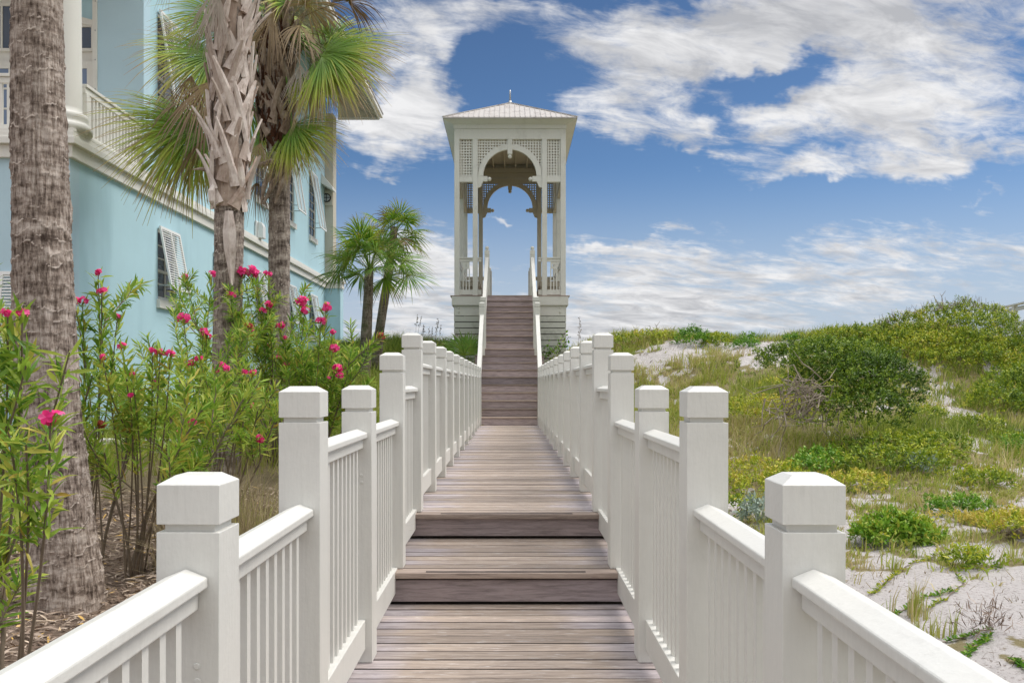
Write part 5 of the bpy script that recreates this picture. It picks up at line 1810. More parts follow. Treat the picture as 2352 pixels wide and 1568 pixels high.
def oleander(xd, Y, ytop, spread, ns_full, seed, label, lean=(0, 0), flowers=(), extra=3, leafL=.135, leafW=.021, base=None, twig=1.0, tone=0.0):
    ns = max(3, int(ns_full * .62))
    rng = np.random.RandomState(seed)
    bx_ = (xd - 1173) / FD * Y
    zb = gz(bx_, Y)
    root = empty('oleander', (bx_, Y, zb), label, 'shrub', 'flowering oleander shrubs')
    H_ = CAMZ + (880 - ytop) / FD * Y - zb
    mb = MB()
    LP = []; LD = []; tips = []

    def branch(p, d, L, r, depth):
        n = 6
        pts = [p]; dd = d.copy()
        for i in range(n):
            dd = unit(dd + rng.normal(size=3) * .10 + np.array([0, 0, .05]))
            pts.append(pts[-1] + dd * L / n)
        mb.tube([tuple(q) for q in pts], list(np.linspace(r, r * .55, n + 1)), 5, cap=False)
        if depth < 2:
            for k in range(rng.randint(2, 4) if depth == 0 else rng.randint(0, 3)):
                t = rng.uniform(.45, .98); i = min(int(t * n), n - 1)
                q = pts[i] + (pts[i + 1] - pts[i]) * (t * n - i)
                nd_ = unit(dd + rng.normal(size=3) * (.5, .5, .25))
                branch(q, nd_, L * rng.uniform(.28, .45), r * .6, depth + 1)
        t0 = .62 if depth == 0 else .25
        nw = int(L * (1 - t0) / .034) + 3
        for k in range(nw):
            t = t0 + (1 - t0) * (k + .5) / nw
            if rng.rand() > .55 + .45 * t and depth == 0: continue
            i = min(int(t * n), n - 1)
            q = pts[i] + (pts[i + 1] - pts[i]) * (t * n - i)
            ax = unit(pts[i + 1] - pts[i])
            o1 = unit(np.cross(ax, rng.normal(size=3)))
            o2 = np.cross(ax, o1)
            for w in range(3):
                a = w * 2.094 + rng.uniform(-.3, .3)
                rad = o1 * cos(a) + o2 * sin(a)
                LP.append(q); LD.append(ax * (.35 + .65 * t * t) + rad * rng.uniform(.55, 1.0))
        tips.append(pts[-1])
    for s in range(ns):
        a = rng.uniform(0, 2 * pi); tl = spread * sqrt(rng.rand())
        d = unit(np.array([cos(a) * tl + lean[0], sin(a) * tl * .8 + lean[1], 1.0]))
        p = np.array([bx_ + cos(a) * .12 + rng.normal() * .05, Y + sin(a) * .12, zb - .03])
        branch(p, d, H_ * rng.uniform(.50, .86) * (1 + .25 * tl), .013 * rng.uniform(.7, 1.2), 0)
    for fx, fy, r in flowers:                 # a leafy shoot under every bloom
        yf_ = Y - spread * H_ * .62 - .12
        q = np.array(at(fx, fy, yf_)) - np.array([0, 0, .02]); p = np.array([bx_ + rng.normal() * .12, Y + rng.normal() * .08, zb])
        mid = p * .45 + q * .55 + np.array([0, .15, .10])
        pts = [(1 - t) ** 2 * p + 2 * t * (1 - t) * mid + t * t * q for t in np.linspace(0, 1, 9)]
        mb.tube([tuple(v) for v in pts], list(np.linspace(.009, .004, 9)), 5, cap=False)
        for t in np.linspace(.62, .985, 17):
            i = min(int(t * 8), 7); c_ = pts[i] + (pts[i + 1] - pts[i]) * (t * 8 - i); ax = unit(pts[i + 1] - pts[i])
            for w in range(4):
                LP.append(c_ + rng.normal(size=3) * .01); LD.append(ax * rng.uniform(.3, .9) + unit(rng.normal(size=3)) * .8)
    mb.build('stems', M['olestem'], root)
    LP = np.array(LP); LD = np.array(LD)
    n = len(LP)
    L = rng.uniform(.7, 1.2, n) * leafL; W = rng.uniform(.8, 1.25, n) * leafW
    C = rng.beta(2.2, 2.2, n) * .80 + .08 + rng.normal(size=n) * .04 + tone + .05
    C = np.where(rng.rand(n) < .035, rng.uniform(.88, 1, n), C)
    link_mesh('foliage', leaf_mesh('foliage', LP, LD, L, W, C, M['oleander'], rng, wp(root), .22, .10), root, wp(root))
    for fx, fy, r in flowers:
        yf_ = Y - spread * H_ * .62 - .12
        if r: flower(root, at(fx, fy, yf_), r / FD * yf_ * 1.1, rng, 9)
    for i in range(extra):
        q = tips[rng.randint(len(tips))]
        if q[2] > zb + .5 * H_: flower(root, q, .055, rng, 8, 'pink' if rng.rand() < .6 else 'faded')
    return root


oleander(-40, 4.3, 660, .24, 7, 41, 'oleander with two pink blooms at the left picture edge, in front of the ringed palm', (.04, 0), ((18, 718, 14), (52, 718, 15), (160, 800, 0), (60, 830, 0), (-10, 720, 0)), 2, tone=.02)
oleander(-45, 3.7, 1000, .26, 6, 42, 'nearest low oleander with one large pink bloom beside the ringed palm', (-.02, 0), ((116, 958, 27), (60, 1010, 0), (20, 980, 0)), 0, .12, .019, tone=.05)
oleander(205, 7.7, 615, .26, 12, 43, 'tall narrow oleander against the blue wall right behind the ringed palm', (.05, 0), ((226, 624, 10), (234, 668, 12), (172, 692, 12), (190, 690, 12), (270, 725, 8)), 1)
oleander(315, 7.4, 775, .50, 12, 44, 'broad yellow green oleander between the ringed palm and the bleached palm', (.05, 0), ((368, 808, 12), (392, 812, 11), (350, 803, 9), (280, 793, 10), (236, 818, 9), (300, 906, 8), (303, 858, 7)), 2, tone=.10)
oleander(430, 10.0, 660, .26, 11, 46, 'oleander with a round pink bloom just left of the bleached palm trunk', (-.03, 0), ((422, 730, 16), (467, 758, 10), (475, 770, 11), (488, 628, 9), (495, 850, 10), (510, 838, 10)), 4)
oleander(500, 9.0, 850, .38, 12, 47, 'leafy oleander at the foot of the bleached palm', (.0, 0), ((440, 833, 10), (458, 822, 9), (519, 846, 10), (562, 853, 8), (582, 855, 9)), 3, tone=.06)
oleander(650, 11.9, 650, .36, 22, 48, 'largest oleander with many pink blooms between bleached palm and railing', (.03, -.03), ((558, 624, 16), (575, 620, 14), (584, 628, 12), (616, 628, 9), (643, 746, 11), (655, 776, 7), (620, 700, 12), (603, 712, 10), (695, 690, 15), (700, 712, 11)), 7, tone=.0)
oleander(705, 11.2, 745, .30, 18, 49, 'oleander with pink blooms leaning towards the railing posts', (.08, -.03), ((748, 704, 13), (737, 735, 12), (767, 798, 12), (775, 845, 13), (780, 862, 10), (755, 868, 6), (765, 762, 7)), 2)


# grass ---------------------------------------------------------------------
def grass_arrays(cx, cy, nb, hgt, lean, width, rng, tone, spread=.06):
    """tufts: arrays of tuft centres etc. -> vertex, tri, quad, colour arrays"""
    n = len(cx)
    k = np.repeat(np.arange(n), nb)
    m_ = len(k)
    a = rng.uniform(0, 2 * pi, m_); rr = spread * np.sqrt(rng.rand(m_)) * (hgt[k] / .35)
    x = cx[k] + np.cos(a) * rr; y = cy[k] + np.sin(a) * rr
    z = ground(x, y) - .01
    h = hgt[k] * rng.uniform(.55, 1.15, m_)
    ln = lean[k] * rng.uniform(.3, 1.5, m_)
    aa = a + rng.normal(size=m_) * .5
    dx = np.cos(aa) * ln + .12; dy = np.sin(aa) * ln
    w = width[k] * rng.uniform(.7, 1.2, m_)
    pa_ = rng.uniform(0, 2 * pi, m_)
    sx = np.cos(pa_) * w * .5; sy = np.sin(pa_) * w * .5
    b = np.stack([x, y, z], 1); S = np.stack([sx, sy, np.zeros(m_)], 1)
    d1 = np.stack([dx * h * .28, dy * h * .28, h * .55], 1); d2 = np.stack([dx * h, dy * h, h * (1 - .22 * np.minimum(ln, 1.5))], 1)
    V = np.stack([b - S, b + S, b + d1 - S * .8, b + d1 + S * .8, b + d2], 1).reshape(-1, 3)
    j = np.arange(m_)[:, None] * 5
    Q = j + np.array([[0, 1, 3, 2]]); T = j + np.array([[2, 3, 4]])
    c = tone[k] + rng.normal(size=m_) * .13
    return V, T, Q, np.repeat(np.clip(c, 0, 1), 5)


def grass_object(name, cx, cy, nb, hgt, lean, width, tone, rng, mat='grass', origin=(0, 0, 0), parent=None, spread=.06):
    V, T, Q, C = grass_arrays(cx, cy, nb, hgt, lean, width, rng, tone, spread)
    return link_mesh(name, np_mesh(name, V - np.array(origin), [T, Q], {'c': C}, False, [M[mat]]), parent, origin)


rng = np.random.RandomState(77)


def scatter(n, xa, xb, ya, yb, keep):
    x = rng.uniform(xa, xb, n); y = rng.uniform(ya, yb, n)
    k = keep(x, y) > rng.rand(n)
    return x[k], y[k]


# right-hand dune
def keepR(x, y):
    s = sandy(x, y)
    return np.clip(1 - 1.02 * s, .012, 1) * np.clip(fbm(x * .8 + 3, y * .8, 0, 3, 71) * 3.2 - .75, .38, 1) * np.clip((np.abs(x) - .95) / .2, 0, 1)


xs1, ys1 = scatter(15500, .95, 15.5, 6.5, 28.5, keepR)
tn = fbm(xs1 * .5, ys1 * .5, 0, 4, 41)
n_ = len(xs1)
hh = rng.uniform(.16, .36, n_) * (.7 + .8 * fbm(xs1 * .8, ys1 * .8, 0, 3, 43))
hh *= np.where(ys1 < 12, .62, 1.0)
ton = .60 + (tn - .5) * 1.0 + rng.normal(size=n_) * .12
ton = np.where(ys1 < 14, ton + .08, ton)
ton = np.where((ys1 > 15) & (xs1 < 7.5), ton + .08, ton)
tag(grass_object('dune_grass', xs1, ys1, 9, hh, rng.uniform(.25, .9, n_), .0045 + ys1 * .00052, ton, rng, spread=.12), kind='stuff')
# short ground cover between the tufts
xs2, ys2 = scatter(26000, .95, 15.5, 6.0, 26.5, keepR)
n_ = len(xs2)
tn = fbm(xs2 * .7 + 9, ys2 * .7, 0, 4, 47)
tag(grass_object('ground_cover', xs2, ys2, 5, rng.uniform(.05, .13, n_), rng.uniform(.6, 1.6, n_), .007 + ys2 * .0009, .55 + (tn - .5) * 1.2 + rng.normal(size=n_) * .10, rng, spread=.2), kind='stuff')
# left of the walk: long grass behind the palms
def keepL(x, y):
    return np.clip((y - 9.0 - 1.2 * (x < -2.2)) / 2.5, 0, 1) * np.clip((-x - .95) / .2, 0, 1) * np.where(x < -6.6, 0, 1)


xs3, ys3 = scatter(5200, -7.5, -.95, 7.5, 31.5, keepL)
n_ = len(xs3)
tn = fbm(xs3 * .6, ys3 * .6, 0, 4, 53)
tag(grass_object('long_grass', xs3, ys3, 11, rng.uniform(.30, .62, n_), rng.uniform(.25, .8, n_), .0048 + ys3 * .00052, .42 + (tn - .5) * .9 + rng.normal(size=n_) * .1, rng, spread=.10), kind='stuff')
# thin dry stalks, roots and debris on the sand
def keepS(x, y):
    s = sandy(x, y)
    return np.clip(s * (1.25 - s) * 1.6 + .12 * s, 0, 1)


xs4, ys4 = scatter(9000, 1.0, 11.5, 3.2, 27, keepS)
n_ = len(xs4)
tag(grass_object('dry_stalks', xs4, ys4, 3, rng.uniform(.04, .13, n_), rng.uniform(.8, 2.6, n_), .0035 + ys4 * .0005, rng.uniform(0, .7, n_), rng, 'dry', spread=.25), kind='stuff')

# mulch ----------------------------------------------------------------------
n_ = 40000
x = -.85 - 5.2 * rng.rand(n_) ** 1.3; y = 2.0 + 8.5 * rng.rand(n_) ** 1.25
z = ground(x, y) + .008 + rng.rand(n_) ** 2 * .035
a = rng.uniform(0, 2 * pi, n_)
Dm = np.stack([np.cos(a), np.sin(a), rng.normal(size=n_) * .22], 1)
Nm = unit(rng.normal(size=(n_, 3)) * .35 + np.array([0, 0, 1.0]))
tag(link_mesh('mulch', leaf_mesh('mulch', np.stack([x, y, z], 1), Dm, rng.uniform(.04, .15, n_), rng.uniform(.005, .022, n_), rng.beta(1.8, 2.0, n_) + .12, M['mulch'], rng, (0, 0, 0), .1, .15, Nm)), kind='stuff')


# clumps of fine tan grass by the railing
def clump(xd, Y, h, n, seed, label, mat='dry', tone=.5, lean=.9, group=None, w=.005, spread=.12, name='grass_clump', cat='grass clump'):
    r_ = np.random.RandomState(seed)
    X = (xd - 1173) / FD * Y
    z = gz(X, Y)
    o = grass_object(name, np.full(n, X) + r_.normal(size=n) * .07, np.full(n, Y) + r_.normal(size=n) * .07, 9, r_.uniform(.6, 1.1, n) * h, r_.uniform(.15, 1, n) * lean, np.full(n, w), tone + r_.normal(size=n) * .14, r_, mat, (X, Y, z), spread=spread)
    return tag(o, label, cat, group)


clump(575, 6.2, 1.05, 230, 301, 'fine tan ornamental grass clump closest behind the left railing', 'dry', .5, .85)
clump(480, 7.6, 1.0, 150, 302, 'fine tan grass clump at the foot of the bleached palm', 'dry', .55, .8)
clump(628, 7.0, .95, 110, 303, 'olive and tan grass clump squeezed against a railing post', 'grass', .7, .8)


# dune shrubs ------------------------------------------------------------------
def bush(name, lobes, n, leaf, seed, label, cat='shrub', mat='shrub', group=None, tone=.5, out=.75, twigs=0, wid=.42, up=.35, spray=2.2, kind=None, ground_it=True):
    """lobes: (x, y, z, rx, ry, rz): leaves in small sprays over lumpy lobes"""
    r_ = np.random.RandomState(seed)
    L0 = np.array(lobes, float)
    if ground_it: L0[:, 2] = np.minimum(L0[:, 2], ground(L0[:, 0], L0[:, 1]) + L0[:, 5] * .45)
    bx0, by0 = L0[:, 0].mean(), L0[:, 1].mean()
    bz = gz(bx0, by0)
    wts = (L0[:, 3] * L0[:, 4] + L0[:, 3] * L0[:, 5]); wts /= wts.sum()
    ns_ = max(20, n // 9)
    li = r_.choice(len(L0), ns_, p=wts)
    d = unit(r_.normal(size=(ns_, 3)) + np.array([0, -.25, .35]))
    d[:, 2] = np.where(d[:, 2] < -.25, -d[:, 2], d[:, 2])
    lump = .50 + .66 * fbm(d[:, 0] * 2.6 + li * 3.1, d[:, 1] * 2.6, d[:, 2] * 2.6, 3, seed) + .42 * fbm(d[:, 0] * 7.5 + li * 5.1, d[:, 1] * 7.5, d[:, 2] * 7.5, 2, seed + 7)
    depth = 1 - .22 * r_.rand(ns_) ** 2
    p = L0[li, :3] + d * L0[li, 3:6] * (lump * depth)[:, None]
    gzz = ground(p[:, 0], p[:, 1])
    p[:, 2] = np.maximum(p[:, 2], gzz + .02)
    nn = unit(d / L0[li, 3:6] * L0[li, 3:6].mean(1)[:, None])
    sprd = unit(nn * out + r_.normal(size=(ns_, 3)) * .45 + np.array([0, 0, up]))
    k = np.repeat(np.arange(ns_), 9)
    t = r_.rand(len(k))
    Pp = p[k] + sprd[k] * (t * leaf * spray)[:, None] + r_.normal(size=(len(k), 3)) * leaf * .25
    Dd = sprd[k] * .8 + r_.normal(size=(len(k), 3)) * .65
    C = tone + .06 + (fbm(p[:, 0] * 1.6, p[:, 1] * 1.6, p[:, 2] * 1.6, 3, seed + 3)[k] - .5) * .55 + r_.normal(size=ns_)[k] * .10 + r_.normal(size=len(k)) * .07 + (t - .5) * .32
    Lf = leaf * r_.uniform(.7, 1.25, len(k)); Wf = Lf * wid
    org = (bx0, by0, bz)
    root = empty(name, org, label, cat, group, kind)
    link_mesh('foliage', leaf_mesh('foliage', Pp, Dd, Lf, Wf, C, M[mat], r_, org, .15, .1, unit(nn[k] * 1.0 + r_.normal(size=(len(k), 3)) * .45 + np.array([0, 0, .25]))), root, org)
    if twigs:
        mb = MB()
        for i in range(twigs):
            l = L0[r_.choice(len(L0), p=wts)]
            a = r_.uniform(0, 2 * pi)
            q = Vector((l[0] + cos(a) * l[3] * r_.uniform(.2, .6), l[1] + sin(a) * l[4] * .4, gz(l[0], l[1]) + .02))
            e = Vector(l[:3]) + Vector((cos(a) * l[3] * .8, sin(a) * l[4] * .8 - .1, l[5] * r_.uniform(.2, .9)))
            e = q + (e - q) * r_.uniform(.4, .9)
            jt = .10 * (e - q).length
            pts = [q + (e - q) * t + Vector(r_.normal(size=3) * jt) for t in (0, .3, .6, 1)]
            mb.tube(pts, [.010, .008, .006, .003], 5, cap=False)
        mb.build('branches', M['twig'], root)
    return root


def lobe(xd, yd, Y, rx, ry, rz):
    """lobe whose middle is seen at (xd, yd)"""
    v = at(xd, yd, Y)
    return (v.x, v.y, v.z, rx, ry, rz)


def gl(x, y, rx, ry, rz, lift=0.0):
    return (x, y, gz(x, y) + lift, rx, ry, rz)


GS = 'shrubs of the sandy dune'
# the big overgrown crest
PROF = [(1960, 762), (2020, 745), (2080, 724), (2150, 706), (2230, 696), (2290, 710), (2340, 745), (2400, 790)]
crest = []; shoulder = []
for row, (Yc, off, rz) in enumerate(((23.2, 6, .34), (22.6, 34, .36), (22.0, 68, .38), (21.5, 104, .36))):
    for xd in range(1975, 2400, 34):
        yt = float(np.interp(xd, [p[0] for p in PROF], [p[1] for p in PROF])) + off
        if row > 1 and xd < 2010 + 25 * row: continue
        (crest if xd > 2060 else shoulder).append(lobe(xd + 17 * (row % 2), yt + rz * .8 / Yc * FD + random.uniform(-4, 5), Yc, .50, .5, rz))
big = bush('dune_shrub', crest, 36000, .055, 401, 'largest yellow green shrub mound crowning the dune at the right', group=GS, tone=.52, twigs=16, ground_it=False)
mb = MB(); r_ = np.random.RandomState(44)
for i in range(150):
    xd = r_.uniform(2020, 2330); yt = float(np.interp(xd, [p[0] for p in PROF], [p[1] for p in PROF]))
    q = at(xd, yt + 8, 23.0); e = q + Vector((r_.normal() * .10, 0, r_.uniform(.08, .34)))
    mb.tube([q, (q + e) / 2 + Vector((r_.normal() * .02, 0, 0)), e], [.007, .005, .003], 4, cap=False)
mb.build('twig_tips', M['twig'], big)
shoulder += [lobe(1900, 785, 23.5, .7, .7, .20), lobe(1940, 776, 23.4, .6, .7, .22)]
bush('dune_shrub', shoulder, 9000, .055, 402, 'olive shrub trailing down the left shoulder of the dune crest', group=GS, tone=.52, twigs=6, ground_it=False)
bush('dune_shrub', [lobe(2330, 850, 19.5, .75, .8, .62), lobe(2290, 890, 18.8, .55, .6, .42), lobe(2370, 830, 20, .6, .7, .6)], 11000, .055, 403,
     'dense green shrub under the right end of the dune crest', group=GS, tone=.42, twigs=6)
# the wind-pruned thicket with bare twigs
th_ = bush('thicket', [lobe(1935, 858, 14.9, .88, .7, .50), lobe(2010, 905, 14.1, .70, .6, .60), lobe(1880, 828, 16.2, 1.10, .7, .32), lobe(1985, 955, 13.7, .62, .5, .46), lobe(1935, 900, 14.8, .75, .4, .6)], 32000, .048, 404,
           'wind-pruned thicket with bare bleached twigs on its near side', 'shrub', 'shrub', GS, .27, twigs=8, ground_it=False)
mb = MB(); r_ = np.random.RandomState(5)
for i in range(100):
    q = at(1845 + r_.normal() * 34, 905 + r_.uniform(-35, 60), 13.65 + r_.uniform(-.15, .25))
    e = q + Vector((r_.normal() * .30, r_.uniform(-.25, .2), r_.normal() * .22))
    pts = [q]
    for t in (.3, .6, 1.0):
        pts.append(q + (e - q) * t + Vector(r_.normal(size=3) * .07))
    mb.tube(pts, [.013 * r_.uniform(.5, 1.2), .010, .007, .003], 5, cap=False)
mb.build('bare_twigs', M['twig'], th_)
bush('dune_shrub', [lobe(1760, 850, 17.5, .9, .8, .24), lobe(1690, 868, 16.8, .6, .6, .18), lobe(1830, 815, 19.5, .8, .7, .3)], 4200, .055, 405,
     'yellow tipped creeping shrub running left from the thicket', group=GS, tone=.72, twigs=18)
bush('dune_shrub', [lobe(2030, 960, 13.3, .75, .7, .30), lobe(2120, 960, 13.6, .6, .6, .26), lobe(2060, 1010, 12.6, .8, .6, .20)], 7500, .05, 406,
     'soft grey green shrub spreading right below the thicket', group=GS, tone=.46, twigs=12)
bush('dune_shrub', [lobe(1880, 985, 12.9, .34, .35, .20), lobe(1850, 1005, 12.4, .3, .3, .14)], 2000, .055, 407, 'bright green low shrub in the shade of the thicket', mat='shrubg', group=GS, tone=.55)
bush('dune_shrub', [lobe(1740, 1015, 12.2, .5, .5, .16), lobe(1690, 1040, 11.6, .45, .4, .12)], 2600, .045, 408, 'yellow brown low shrub left of and below the thicket', group=GS, tone=.70, twigs=8)
bush('dune_shrub', [lobe(1810, 1050, 11.8, .35, .35, .13), lobe(1960, 1060, 11.6, .4, .4, .12)], 2200, .045, 409, 'golden flecked low shrub in the open grass under the thicket', group=GS, tone=.75, twigs=6)
# glossy round bush near the rail
bush('round_bush', [lobe(2062, 1226, 8.6, .30, .28, .17), lobe(2012, 1234, 8.5, .18, .20, .13), lobe(2108, 1234, 8.65, .18, .20, .11)], 5200, .05, 410,
     'round glossy bright green bush on bare sand beyond the near post', 'bush', 'shrubg', None, .58, out=1.0, twigs=4, wid=.40, spray=1.1)
bush('low_plant', [lobe(2222, 1283, 7.4, .12, .12, .07), lobe(2180, 1275, 7.45, .09, .10, .06), lobe(2255, 1275, 7.5, .1, .1, .06)], 620, .05, 411, 'low olive rosette plant on the sand right of the round glossy bush', 'plant', 'shrub', None, .55, wid=.34)
bush('low_plant', [lobe(2215, 1130, 9.8, .28, .22, .10), lobe(2160, 1128, 9.9, .2, .2, .08)], 1300, .045, 412, 'small green bush in the dry grass behind the round glossy bush', 'bush', 'shrubg', None, .45, twigs=6)
bush('low_plant', [lobe(2280, 1180, 9.3, .42, .25, .05), lobe(2200, 1172, 9.4, .35, .2, .04)], 1600, .03, 413, 'bright yellow mat plant spread on the sand at the right', 'plant', 'shrub', None, .9)
bush('low_plant', [lobe(2320, 1195, 8.6, .25, .25, .12)], 700, .05, 414, 'twiggy yellow and green bush at the right picture edge', 'bush', 'shrub', None, .72, twigs=30)
bush('low_plant', [lobe(2260, 1055, 11.6, .35, .3, .12)], 1300, .045, 415, 'pale green low bush above the dry grass at the right', 'bush', 'shrub', None, .55, twigs=6)
bush('low_plant', [lobe(2120, 890, 17.3, .42, .4, .18)], 1500, .05, 416, 'sprawling brown green bush between sand strips under the dune crest', 'bush', 'shrub', None, .50, twigs=14)
bush('low_plant', [lobe(2240, 925, 16.4, .45, .4, .16), lobe(2310, 945, 15.5, .3, .3, .12)], 1700, .05, 417, 'twiggy olive bush at the far side of the sandy path', 'bush', 'shrub', None, .52, twigs=14)
bush('low_plant', [lobe(2340, 935, 14.6, .25, .3, .22)], 900, .05, 418, 'fresh green bush cut by the right picture edge', 'bush', 'shrubg', None, .5)
bush('low_plant', [lobe(1685, 1105, 10.3, .22, .2, .10)], 700, .04, 419, 'dark olive bush just beyond the tall right railing post', 'bush', 'shrub', None, .35, twigs=8)
for i, (xd, yd, Y) in enumerate(((1742, 1160, 9.6), (2110, 1030, 12.6))):
    bush('silver_plant', [lobe(xd, yd, Y, .16 - .04 * i, .16, .13 - .03 * i)], 420, .07, 430 + i, ('silvery grey plant beside the near right railing posts', 'small silvery plant alone in the green field')[i], 'plant', 'silver', None, .5, out=.5, wid=.3, up=.7)
# crest of the low dune by the pavilion
CR = [(1480, 783, 25.5, .75, .5, .22, 'shrub', .6, 2600, 'yellow green shrub row on the low dune right of the pavilion'),
      (1590, 785, 24.4, .42, .4, .30, 'shrubg', .42, 1800, 'upright dark green bush on the sandy low crest'),
      (1640, 790, 24.2, .3, .3, .2, 'shrub', .5, 900, 'olive bush touching the upright bush on the low crest'),
      (1718, 763, 25.6, .24, .24, .17, 'shrubg', .40, 800, 'small round dark bush on top of the low sandy crest'),
      (1712, 797, 23.6, .28, .25, .11, 'shrubg', .5, 700, 'small green bush on the bare sand face of the low crest'),
      (1815, 797, 23.6, .16, .15, .09, 'shrubg', .45, 400, 'tiny green bush at the right of the bare sand face'),
      (1650, 768, 25.2, .35, .3, .10, 'shrub', .55, 700, 'thin bush on the ridge line of the low crest')]
for i, (xd, yd, Y, rx, ry, rz, mt, tn_, n_, lb) in enumerate(CR):
    bush('crest_bush', [lobe(xd, yd, Y, rx, ry, rz)] + ([lobe(xd - 55, yd + 5, Y, rx * .7, ry, rz * .7), lobe(xd + 45, yd, Y, rx * .6, ry, rz * .8)] if i == 0 else []), n_, .06, 440 + i, lb, 'bush', mt, GS, tn_, twigs=4)
# crest grass and sea oats against the sky
rng = np.random.RandomState(99)


def tufts(name, spots, h, nb, tone, w, label, cat, seed, lean=.35, mat='dry'):
    r_ = np.random.RandomState(seed)
    xs = np.array([s[0] for s in spots]); ys = np.array([s[1] for s in spots])
    o = grass_object(name, xs, ys, nb, r_.uniform(.6, 1.2, len(xs)) * h, np.full(len(xs), lean), np.full(len(xs), w), tone + r_.normal(size=len(xs)) * .1, r_, mat, (xs.mean(), ys.mean(), gz(xs.mean(), ys.mean())), spread=.05)
    return tag(o, label, cat, 'dry grass tufts on the dune ridge')


def line(xd0, xd1, Y, n, dy=.3):
    return [((xd0 + (xd1 - xd0) * (i + rng.uniform(-.3, .3)) / n - 1173) / FD * Y, Y + rng.uniform(-dy, dy)) for i in range(n)]


tufts('grass_tuft', line(1775, 1845, 25.4, 16), .34, 9, .25, .013, 'comb of thin dry stalks on the ridge right of the bare sand', 'grass', 1, .12)
tufts('grass_tuft', line(1695, 1740, 25.7, 8), .48, 9, .3, .013, 'spiky dry tuft rising behind the small round dark bush', 'grass', 2, .5)
tufts('grass_tuft', line(1560, 1690, 25.6, 22), .24, 7, .35, .012, 'sparse dry grass fringe along the low sandy crest', 'grass', 3, .5)
tufts('grass_tuft', line(1420, 1560, 26.2, 20), .2, 7, .3, .012, 'short dry fringe on the ridge beside the pavilion', 'grass', 4, .5)
tufts('grass_tuft', line(1850, 2060, 23.6, 50), .30, 8, .45, .012, 'brown grassy fringe along the left shoulder of the high dune', 'grass', 5, .5)


def sea_oats(xd, Y, n, h, seed, label, spread=.35, curve=.25):
    r_ = np.random.RandomState(seed)
    X = (xd - 1173) / FD * Y
    z0 = gz(X, Y)
    root = empty('sea_oats', (X, Y, z0), label, 'sea oats', 'sea oats on the dunes')
    for i in range(n):
        x = X + r_.uniform(-spread, spread); y = Y + r_.uniform(-.3, .3); z = gz(x, y)
        hh_ = h * r_.uniform(.65, 1.1); cx_ = curve * r_.uniform(.2, 1.4) * hh_
        pts = [Vector((x + cx_ * t * t, y, z + hh_ * (t - .12 * t * t * curve))) for t in np.linspace(0, 1, 7)]
        MB().tube(pts, [.0045, .0045, .004, .004, .0035, .003, .002], 5).build('stalk', M['twig'], root)
        mb = MB(); 
        for k in range(14):
            t = .72 + .28 * k / 14
            c = Vector((x + cx_ * t * t, y, z + hh_ * (t - .12 * t * t * curve)))
            s = .007 if k < 12 else .004
            d = Vector((r_.normal() * .025 + .01, r_.normal() * .025, r_.uniform(-.03, .02)))
            mb.add([c, c + d + Vector((s, 0, 0)), c + d + Vector((0, 0, .035)), c + d - Vector((s, 0, 0))], [(0, 1, 2), (0, 2, 3)])
        mb.build('seed_head', M['twig'], root)
    return root


sea_oats(975, 27, 9, 1.25, 1, 'tall pale sea oats against the sky left of the pavilion', .45, .1)
sea_oats(915, 25.5, 2, 1.0, 2, 'arching sea oat stems beside the leaning short palm', .15, .9)
sea_oats(1035, 26, 2, 1.3, 3, 'pair of sea oat stems in front of the slatted base', .15, .25)
sea_oats(1322, 25.5, 2, 1.2, 6, 'thin sea oat stem right of the slatted base', .1, .12)
for i, (xd, yd, Y, lb) in enumerate(((1508, 770, 25.6, 'forked bare twig on the low crest beside the pavilion'), (2163, 705, 22.6, 'bare bleached twig standing on top of the high dune'))):
    q = at(xd, yd + 8, Y)
    tw = empty('bare_twig', q, lb, 'twig', 'bare twigs on the dune')
    mb = MB()
    mb.tube([q, q + Vector((.03, 0, .2)), q + Vector((.0, 0, .36)), q + Vector((.10, 0, .5))], [.014, .011, .009, .004], 5)
    mb.tube([q + Vector((.0, 0, .05)), q + Vector((-.14, 0, .22)), q + Vector((-.2, 0, .38)), q + Vector((-.26, 0, .36))], [.012, .01, .007, .003], 5)
    mb.tube([q + Vector((.0, 0, .36)), q + Vector((-.05, 0, .44))], [.007, .003], 5)
    mb.build('stem', M['twig'], tw)
# vine on the pavilion base
vr = empty('vine', (1.62, 25.9, gz(1.62, 25.9)), 'leafy vine climbing the slatted pavilion base at the right of the stair', 'vine')
r_ = np.random.RandomState(12)
mb = MB(); VP = []; VD = []
for x0_, y0_, x1_, y1_ in ((1245, 830, 1300, 765), (1262, 835, 1306, 775), (1240, 825, 1275, 800), (1250, 820, 1302, 790), (1235, 835, 1262, 790)):
    p = at(x0_, y0_, 26.2); q = at(x1_, y1_, 26.3)
    pts = [p + (q - p) * t + Vector(r_.normal(size=3) * .03) for t in np.linspace(0, 1, 7)]
    mb.tube(pts, .008, 5, cap=False)
    for t in np.linspace(0, 1, 22):
        VP.append(p + (q - p) * t + Vector(r_.normal(size=3) * .05)); VD.append(r_.normal(size=3) + np.array([0, -.4, .1]))
mb.build('stems', M['olestem'], vr)
nv = len(VP)
link_mesh('foliage', leaf_mesh('foliage', np.array([tuple(v) for v in VP]), np.array(VD), r_.uniform(.07, .13, nv), r_.uniform(.05, .08, nv), r_.uniform(.2, .9, nv), M['shrubg'], r_, wp(vr)), vr, wp(vr))


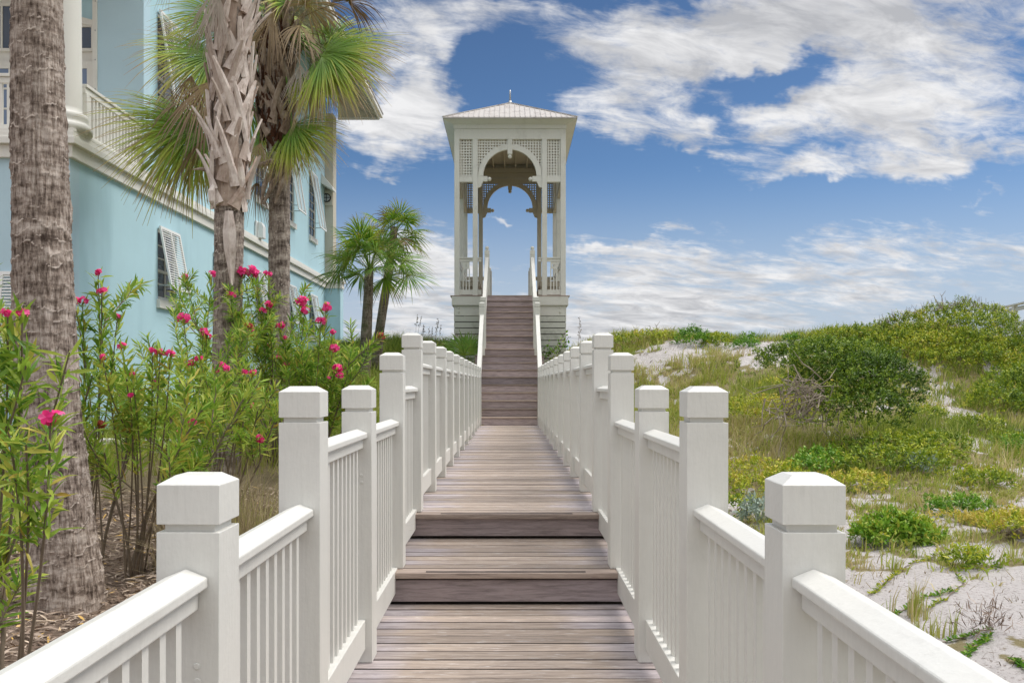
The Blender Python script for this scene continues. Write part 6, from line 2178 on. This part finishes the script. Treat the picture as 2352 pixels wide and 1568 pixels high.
# runners creeping over the sand
def runner(pts, n, leaf, seed, label, mat='shrubg', tone=.5):
    r_ = np.random.RandomState(seed)
    P2 = []
    for xd, yd in pts:      # meet the ground along the line of sight
        Y = 5.0
        for _ in range(30):
            v = at(xd, yd, Y); dz = v.z - gz(v.x, Y)
            Y += dz * Y / 1.55 * .6
        P2.append((v.x, Y))
    P2 = np.array(P2)
    tt = np.linspace(0, len(P2) - 1, n)
    X = np.interp(tt, range(len(P2)), P2[:, 0]) + np.cumsum(r_.normal(size=n)) * .003
    Yy = np.interp(tt, range(len(P2)), P2[:, 1]) + np.cumsum(r_.normal(size=n)) * .003
    Z = ground(X, Yy) + .012
    root = empty('beach_runner', (X[0], Yy[0], Z[0]), label, 'creeper', 'creepers running over the sand')
    mb = MB(); mb.tube([(a, b_, c) for a, b_, c in zip(X, Yy, Z)], .004, 4, cap=False)
    mb.build('stem', M['olestem'], root)
    keep = fbm(np.arange(n) * .22, np.zeros(n), seed * 3.7, 2, seed) > .42
    k = np.repeat(np.arange(n)[keep], 3)
    tx = np.gradient(X)[k]; ty = np.gradient(Yy)[k]
    s = np.where(np.arange(len(k)) % 2, 1, -1)
    l_ = np.hypot(tx, ty) + 1e-9
    D = np.stack([-ty / l_ * s, tx / l_ * s, r_.uniform(.25, 1.1, len(k))], 1) + r_.normal(size=(len(k), 3)) * .3
    Pp = np.stack([X, Yy, Z], 1)[k] + r_.normal(size=(len(k), 3)) * (.006, .006, .002)
    link_mesh('leaves', leaf_mesh('leaves', Pp, D, leaf * .85 * r_.uniform(.6, 1.2, len(k)), leaf * .34 * r_.uniform(.7, 1.2, len(k)), tone + .12 + r_.normal(size=len(k)) * .2, M[mat], r_, wp(root)), root, wp(root))
    return root


runner([(2160, 1270), (2090, 1300), (2050, 1330), (1990, 1370)], 70, .042, 1, 'olive creeper running from the round bush down towards the rail', 'shrub', .55)
runner([(2170, 1275), (2200, 1310), (2225, 1345), (2190, 1370), (2140, 1410)], 80, .042, 2, 'bent olive creeper left of the low rosette plant', 'shrub', .5)
runner([(2190, 1360), (2130, 1375), (2095, 1400), (2060, 1420)], 60, .042, 3, 'short green creeper in the middle of the bare sand', 'shrubg', .45)
runner([(2280, 1450), (2220, 1465), (2180, 1475), (2120, 1490)], 70, .035, 4, 'leafy creeper beside the dead grass tuft', 'shrubg', .4)
runner([(2270, 1462), (2240, 1490), (2215, 1520), (2205, 1540)], 70, .046, 5, 'thick green creeper next to the sloping handrail', 'shrubg', .5)
runner([(2330, 1520), (2350, 1535), (2400, 1552)], 40, .042, 7, 'dark creeper at the lower right picture corner', 'shrubg', .3)
bush('grass_tuft', [lobe(2268, 1435, 5.55, .09, .08, .03)], 260, .07, 461, 'dead brown matted tuft lying on the bare sand', 'tuft', 'mulch', None, .25, wid=.08)
clump(2090, 6.05, .30, 9, 471, 'thin yellow green grass tuft between the runners and the handrail', 'grass', .72, .3, None, .008, .04, 'grass_tuft', 'grass')
clump(2130, 5.6, .22, 8, 472, 'small pale grass tuft close above the sloping handrail', 'grass', .75, .5, None, .008, .04, 'grass_tuft', 'grass')

# the other walkway far at the right
fx = empty('walkway_railing', at(2350, 760, 25.5), 'white post and rail fence rising behind the right end of the dune', 'fence')
A_ = at(2285, 712, 26); B_ = at(2440, 678, 22.0)
dv = B_ - A_
for t in (.02, .33, .66, 1.0):
    p = A_ + dv * t
    MB().box(p.x - .055, p.x + .055, p.y - .055, p.y + .055, p.z - 2.0, p.z + .001).build('post', M['white'], fx, bevel=.004)
mb = MB(); mb.rect_tube(A_ + Vector((0, 0, .02)), B_ + Vector((0, 0, .02)), .14, .04); mb.build('handrail', M['white'], fx)
for dz in (.10, .52, .86):
    mb = MB(); mb.rect_tube(A_ - Vector((0, 0.06, dz)), B_ - Vector((0, .06, dz)), .035, .11); mb.build('rail', M['white'], fx)
